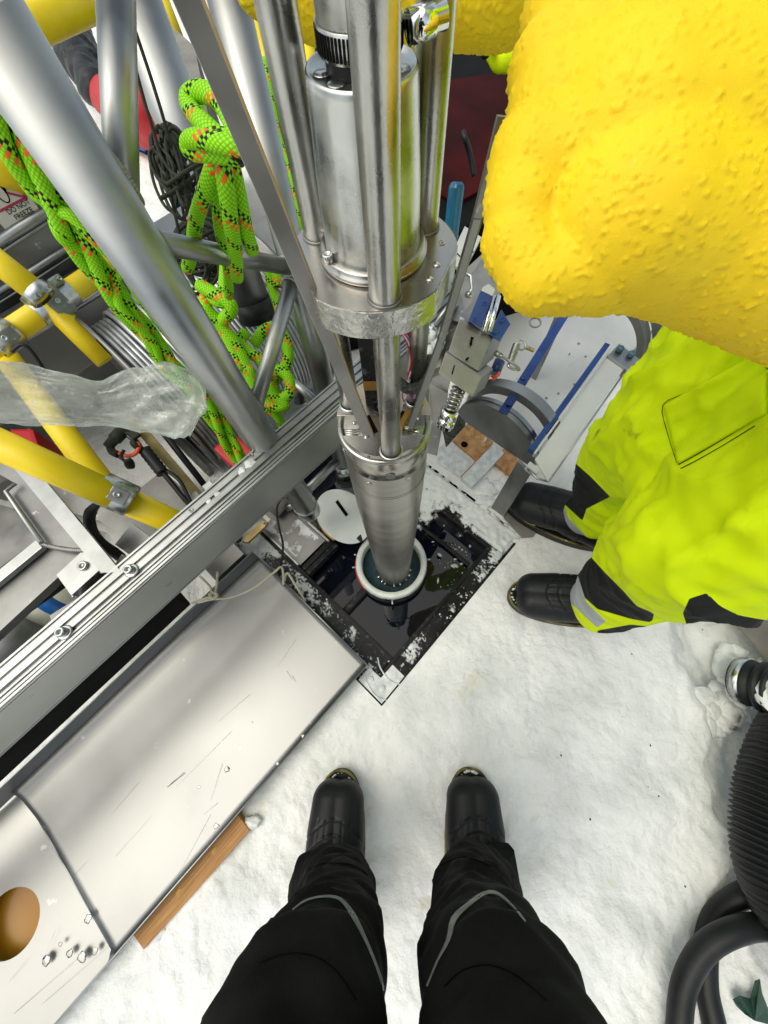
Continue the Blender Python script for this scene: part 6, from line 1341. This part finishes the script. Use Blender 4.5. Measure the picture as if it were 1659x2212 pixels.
def suit_attr(me):
    A_ = me.attributes.new('black_cloth', 'FLOAT', 'POINT'); B_ = me.attributes.new('tape', 'FLOAT', 'POINT')
    for i, vtx in enumerate(me.vertices):
        c = vtx.co
        if c.z > 0.95 or c.z < 0.02: a = b = -30
        else:
            u, v, z = pix(c); a = max(sdist(u, v, P_) for P_ in (KP1, KP2, KP3, KP4)); b = max(sdist(u, v, P_) for P_ in (RF1, RF2))
        A_.data[i].value = max(-30, min(30, a)); B_.data[i].value = max(-30, min(30, b))
suit_attr(m_)
def suit_mat():
    m = MATS['hivis']; n = m.node_tree.nodes; l = m.node_tree.links; p = n['Principled BSDF']; src = p.inputs['Base Color'].links[0].from_socket
    for nm, c in (('black_cloth', (0.012, 0.013, 0.013)), ('tape', (0.4, 0.42, 0.42))):
        at_ = n.new('ShaderNodeAttribute'); at_.attribute_name = nm
        mr = n.new('ShaderNodeMapRange'); mr.inputs['From Min'].default_value = -0.6; mr.inputs['From Max'].default_value = 0.6; l.new(at_.outputs['Fac'], mr.inputs[0])
        mm = n.new('ShaderNodeMix'); mm.data_type = 'RGBA'; mm.inputs['B'].default_value = (*c, 1); l.new(mr.outputs[0], mm.inputs['Factor']); l.new(src, mm.inputs['A']); src = mm.outputs['Result']
    l.new(src, p.inputs['Base Color'])
suit_mat()
m_.materials.clear(); m_.materials.append(MATS['hivis'])
m_ = shift(m_, BASE[hv.name])
hb_ = bpy.data.objects.new('body', m_); COL.objects.link(hb_); hb_.parent = hv; BASE[hb_.name] = BASE[hv.name]
boot(hv, at(1098, 1288, 0.02), (-1, 0.12, 0), seed=3); boot(hv, at(1095, 1082, 0.02), (-0.9, 0.45, 0), seed=4)
def patch(parent, body, quad, nu, nv, lift, m, name, thick=0.002):
    me = body.data; bv = BVHTree.FromPolygons([v.co + BASE[body.name] for v in me.vertices], [p.vertices[:] for p in me.polygons]); mb = MB(); V = {}
    (x0, y0), (x1, y1), (x2, y2), (x3, y3) = quad
    for i in range(nu + 1):
        for j in range(nv + 1):
            a, b = i / nu, j / nv; u = (x0 * (1 - a) + x1 * a) * (1 - b) + (x3 * (1 - a) + x2 * a) * b; v = (y0 * (1 - a) + y1 * a) * (1 - b) + (y3 * (1 - a) + y2 * a) * b
            r = ray(u, v).normalized(); h = bv.ray_cast(CAM, r)
            if h[0] is not None: V[i, j] = mb.bm.verts.new(h[0] - r * lift * (0.4 if 0 in (i, j) or i == nu or j == nv else 1))
    for i in range(nu):
        for j in range(nv):
            q = [V.get(k) for k in ((i, j), (i + 1, j), (i + 1, j + 1), (i, j + 1))]
            if all(q): mb.bm.faces.new(q).smooth = True
    o = part(name, mb, m, parent); s_ = o.modifiers.new('s', 'SOLIDIFY'); s_.thickness = thick; s_.offset = 0; return o
patch(hv, hb_, [(1434, 876), (1656, 748), (1656, 893), (1464, 1002)], 30, 20, 0.005, 'hivis_plain', 'pocket_flap')
for pts in ([(1662, 795), (1560, 820), (1480, 850), (1432, 875), (1440, 930), (1462, 1000)], [(1465, 1004), (1500, 985), (1560, 950), (1640, 900)], [(1470, 1012), (1500, 997), (1560, 963), (1630, 920)]):
    ribbon(hv, hb_, pts, [0.65] * len(pts), 'seam_green', 'seam', 0.001)
# near yellow glove (a closed hand in a coarse rubber glove) and its partner behind the rods
def glove(name_u, caps, vox, amp, sc_, label=None, thr=0.12, seed=0):
    C_ = [(dp(*a), ra_ * a[2] / FPX, dp(*b), rb_ * b[2] / FPX) for a, ra_, b, rb_ in caps]
    def lump(c):
        n1 = noise.noise(c * sc_ + Vector((seed, 0, 0))); n2 = noise.noise(c * sc_ * 0.37 + Vector((3, seed, 0)))
        q_ = max(0.0, min(1.0, (n1 - thr + 0.3 * n2) * 5)); return amp * q_ * q_ * (3 - 2 * q_) + amp * 0.05 * noise.noise(c * sc_ * 3) + 0.0006 * noise.noise(c * 40)
    m = blob('glove', C_, vox, 30, lump); return part('glove', shift(m, BASE[hv.name]), 'yellow_glove', hv, label=label)
glove('near', [((1205, 240, 0.19), 110, (1400, 240, 0.19), 170), ((1215, 40, 0.19), 90, (1400, 20, 0.19), 160), ((1190, 150, 0.188), 92, (1400, 160, 0.19), 175), ((1152, 345, 0.19), 96, (1350, 330, 0.19), 150), ((1142, 360, 0.192), 88, (1130, 440, 0.195), 84), ((1122, 520, 0.2), 82, (1165, 600, 0.2), 76), ((1165, 600, 0.2), 76, (1330, 545, 0.2), 124),
               ((1370, 80, 0.19), 200, (1850, 40, 0.2), 260), ((1360, 300, 0.188), 200, (1850, 260, 0.2), 290), ((1360, 460, 0.192), 190, (1500, 490, 0.2), 185), ((1500, 490, 0.2), 185, (1850, 540, 0.2), 250)], 0.0012, 0.0010, 430, 'coarse yellow rubber glove, near hand', 0.3)
glove('far', [((575, -90, 0.36), 95, (700, -70, 0.36), 115), ((700, -70, 0.36), 115, (900, -75, 0.36), 120), ((900, -75, 0.36), 120, (1090, -90, 0.35), 135), ((1090, -90, 0.35), 135, (1250, -140, 0.34), 140)], 0.0022, 0.0014, 320, 'yellow rubber glove behind the rods', seed=4)
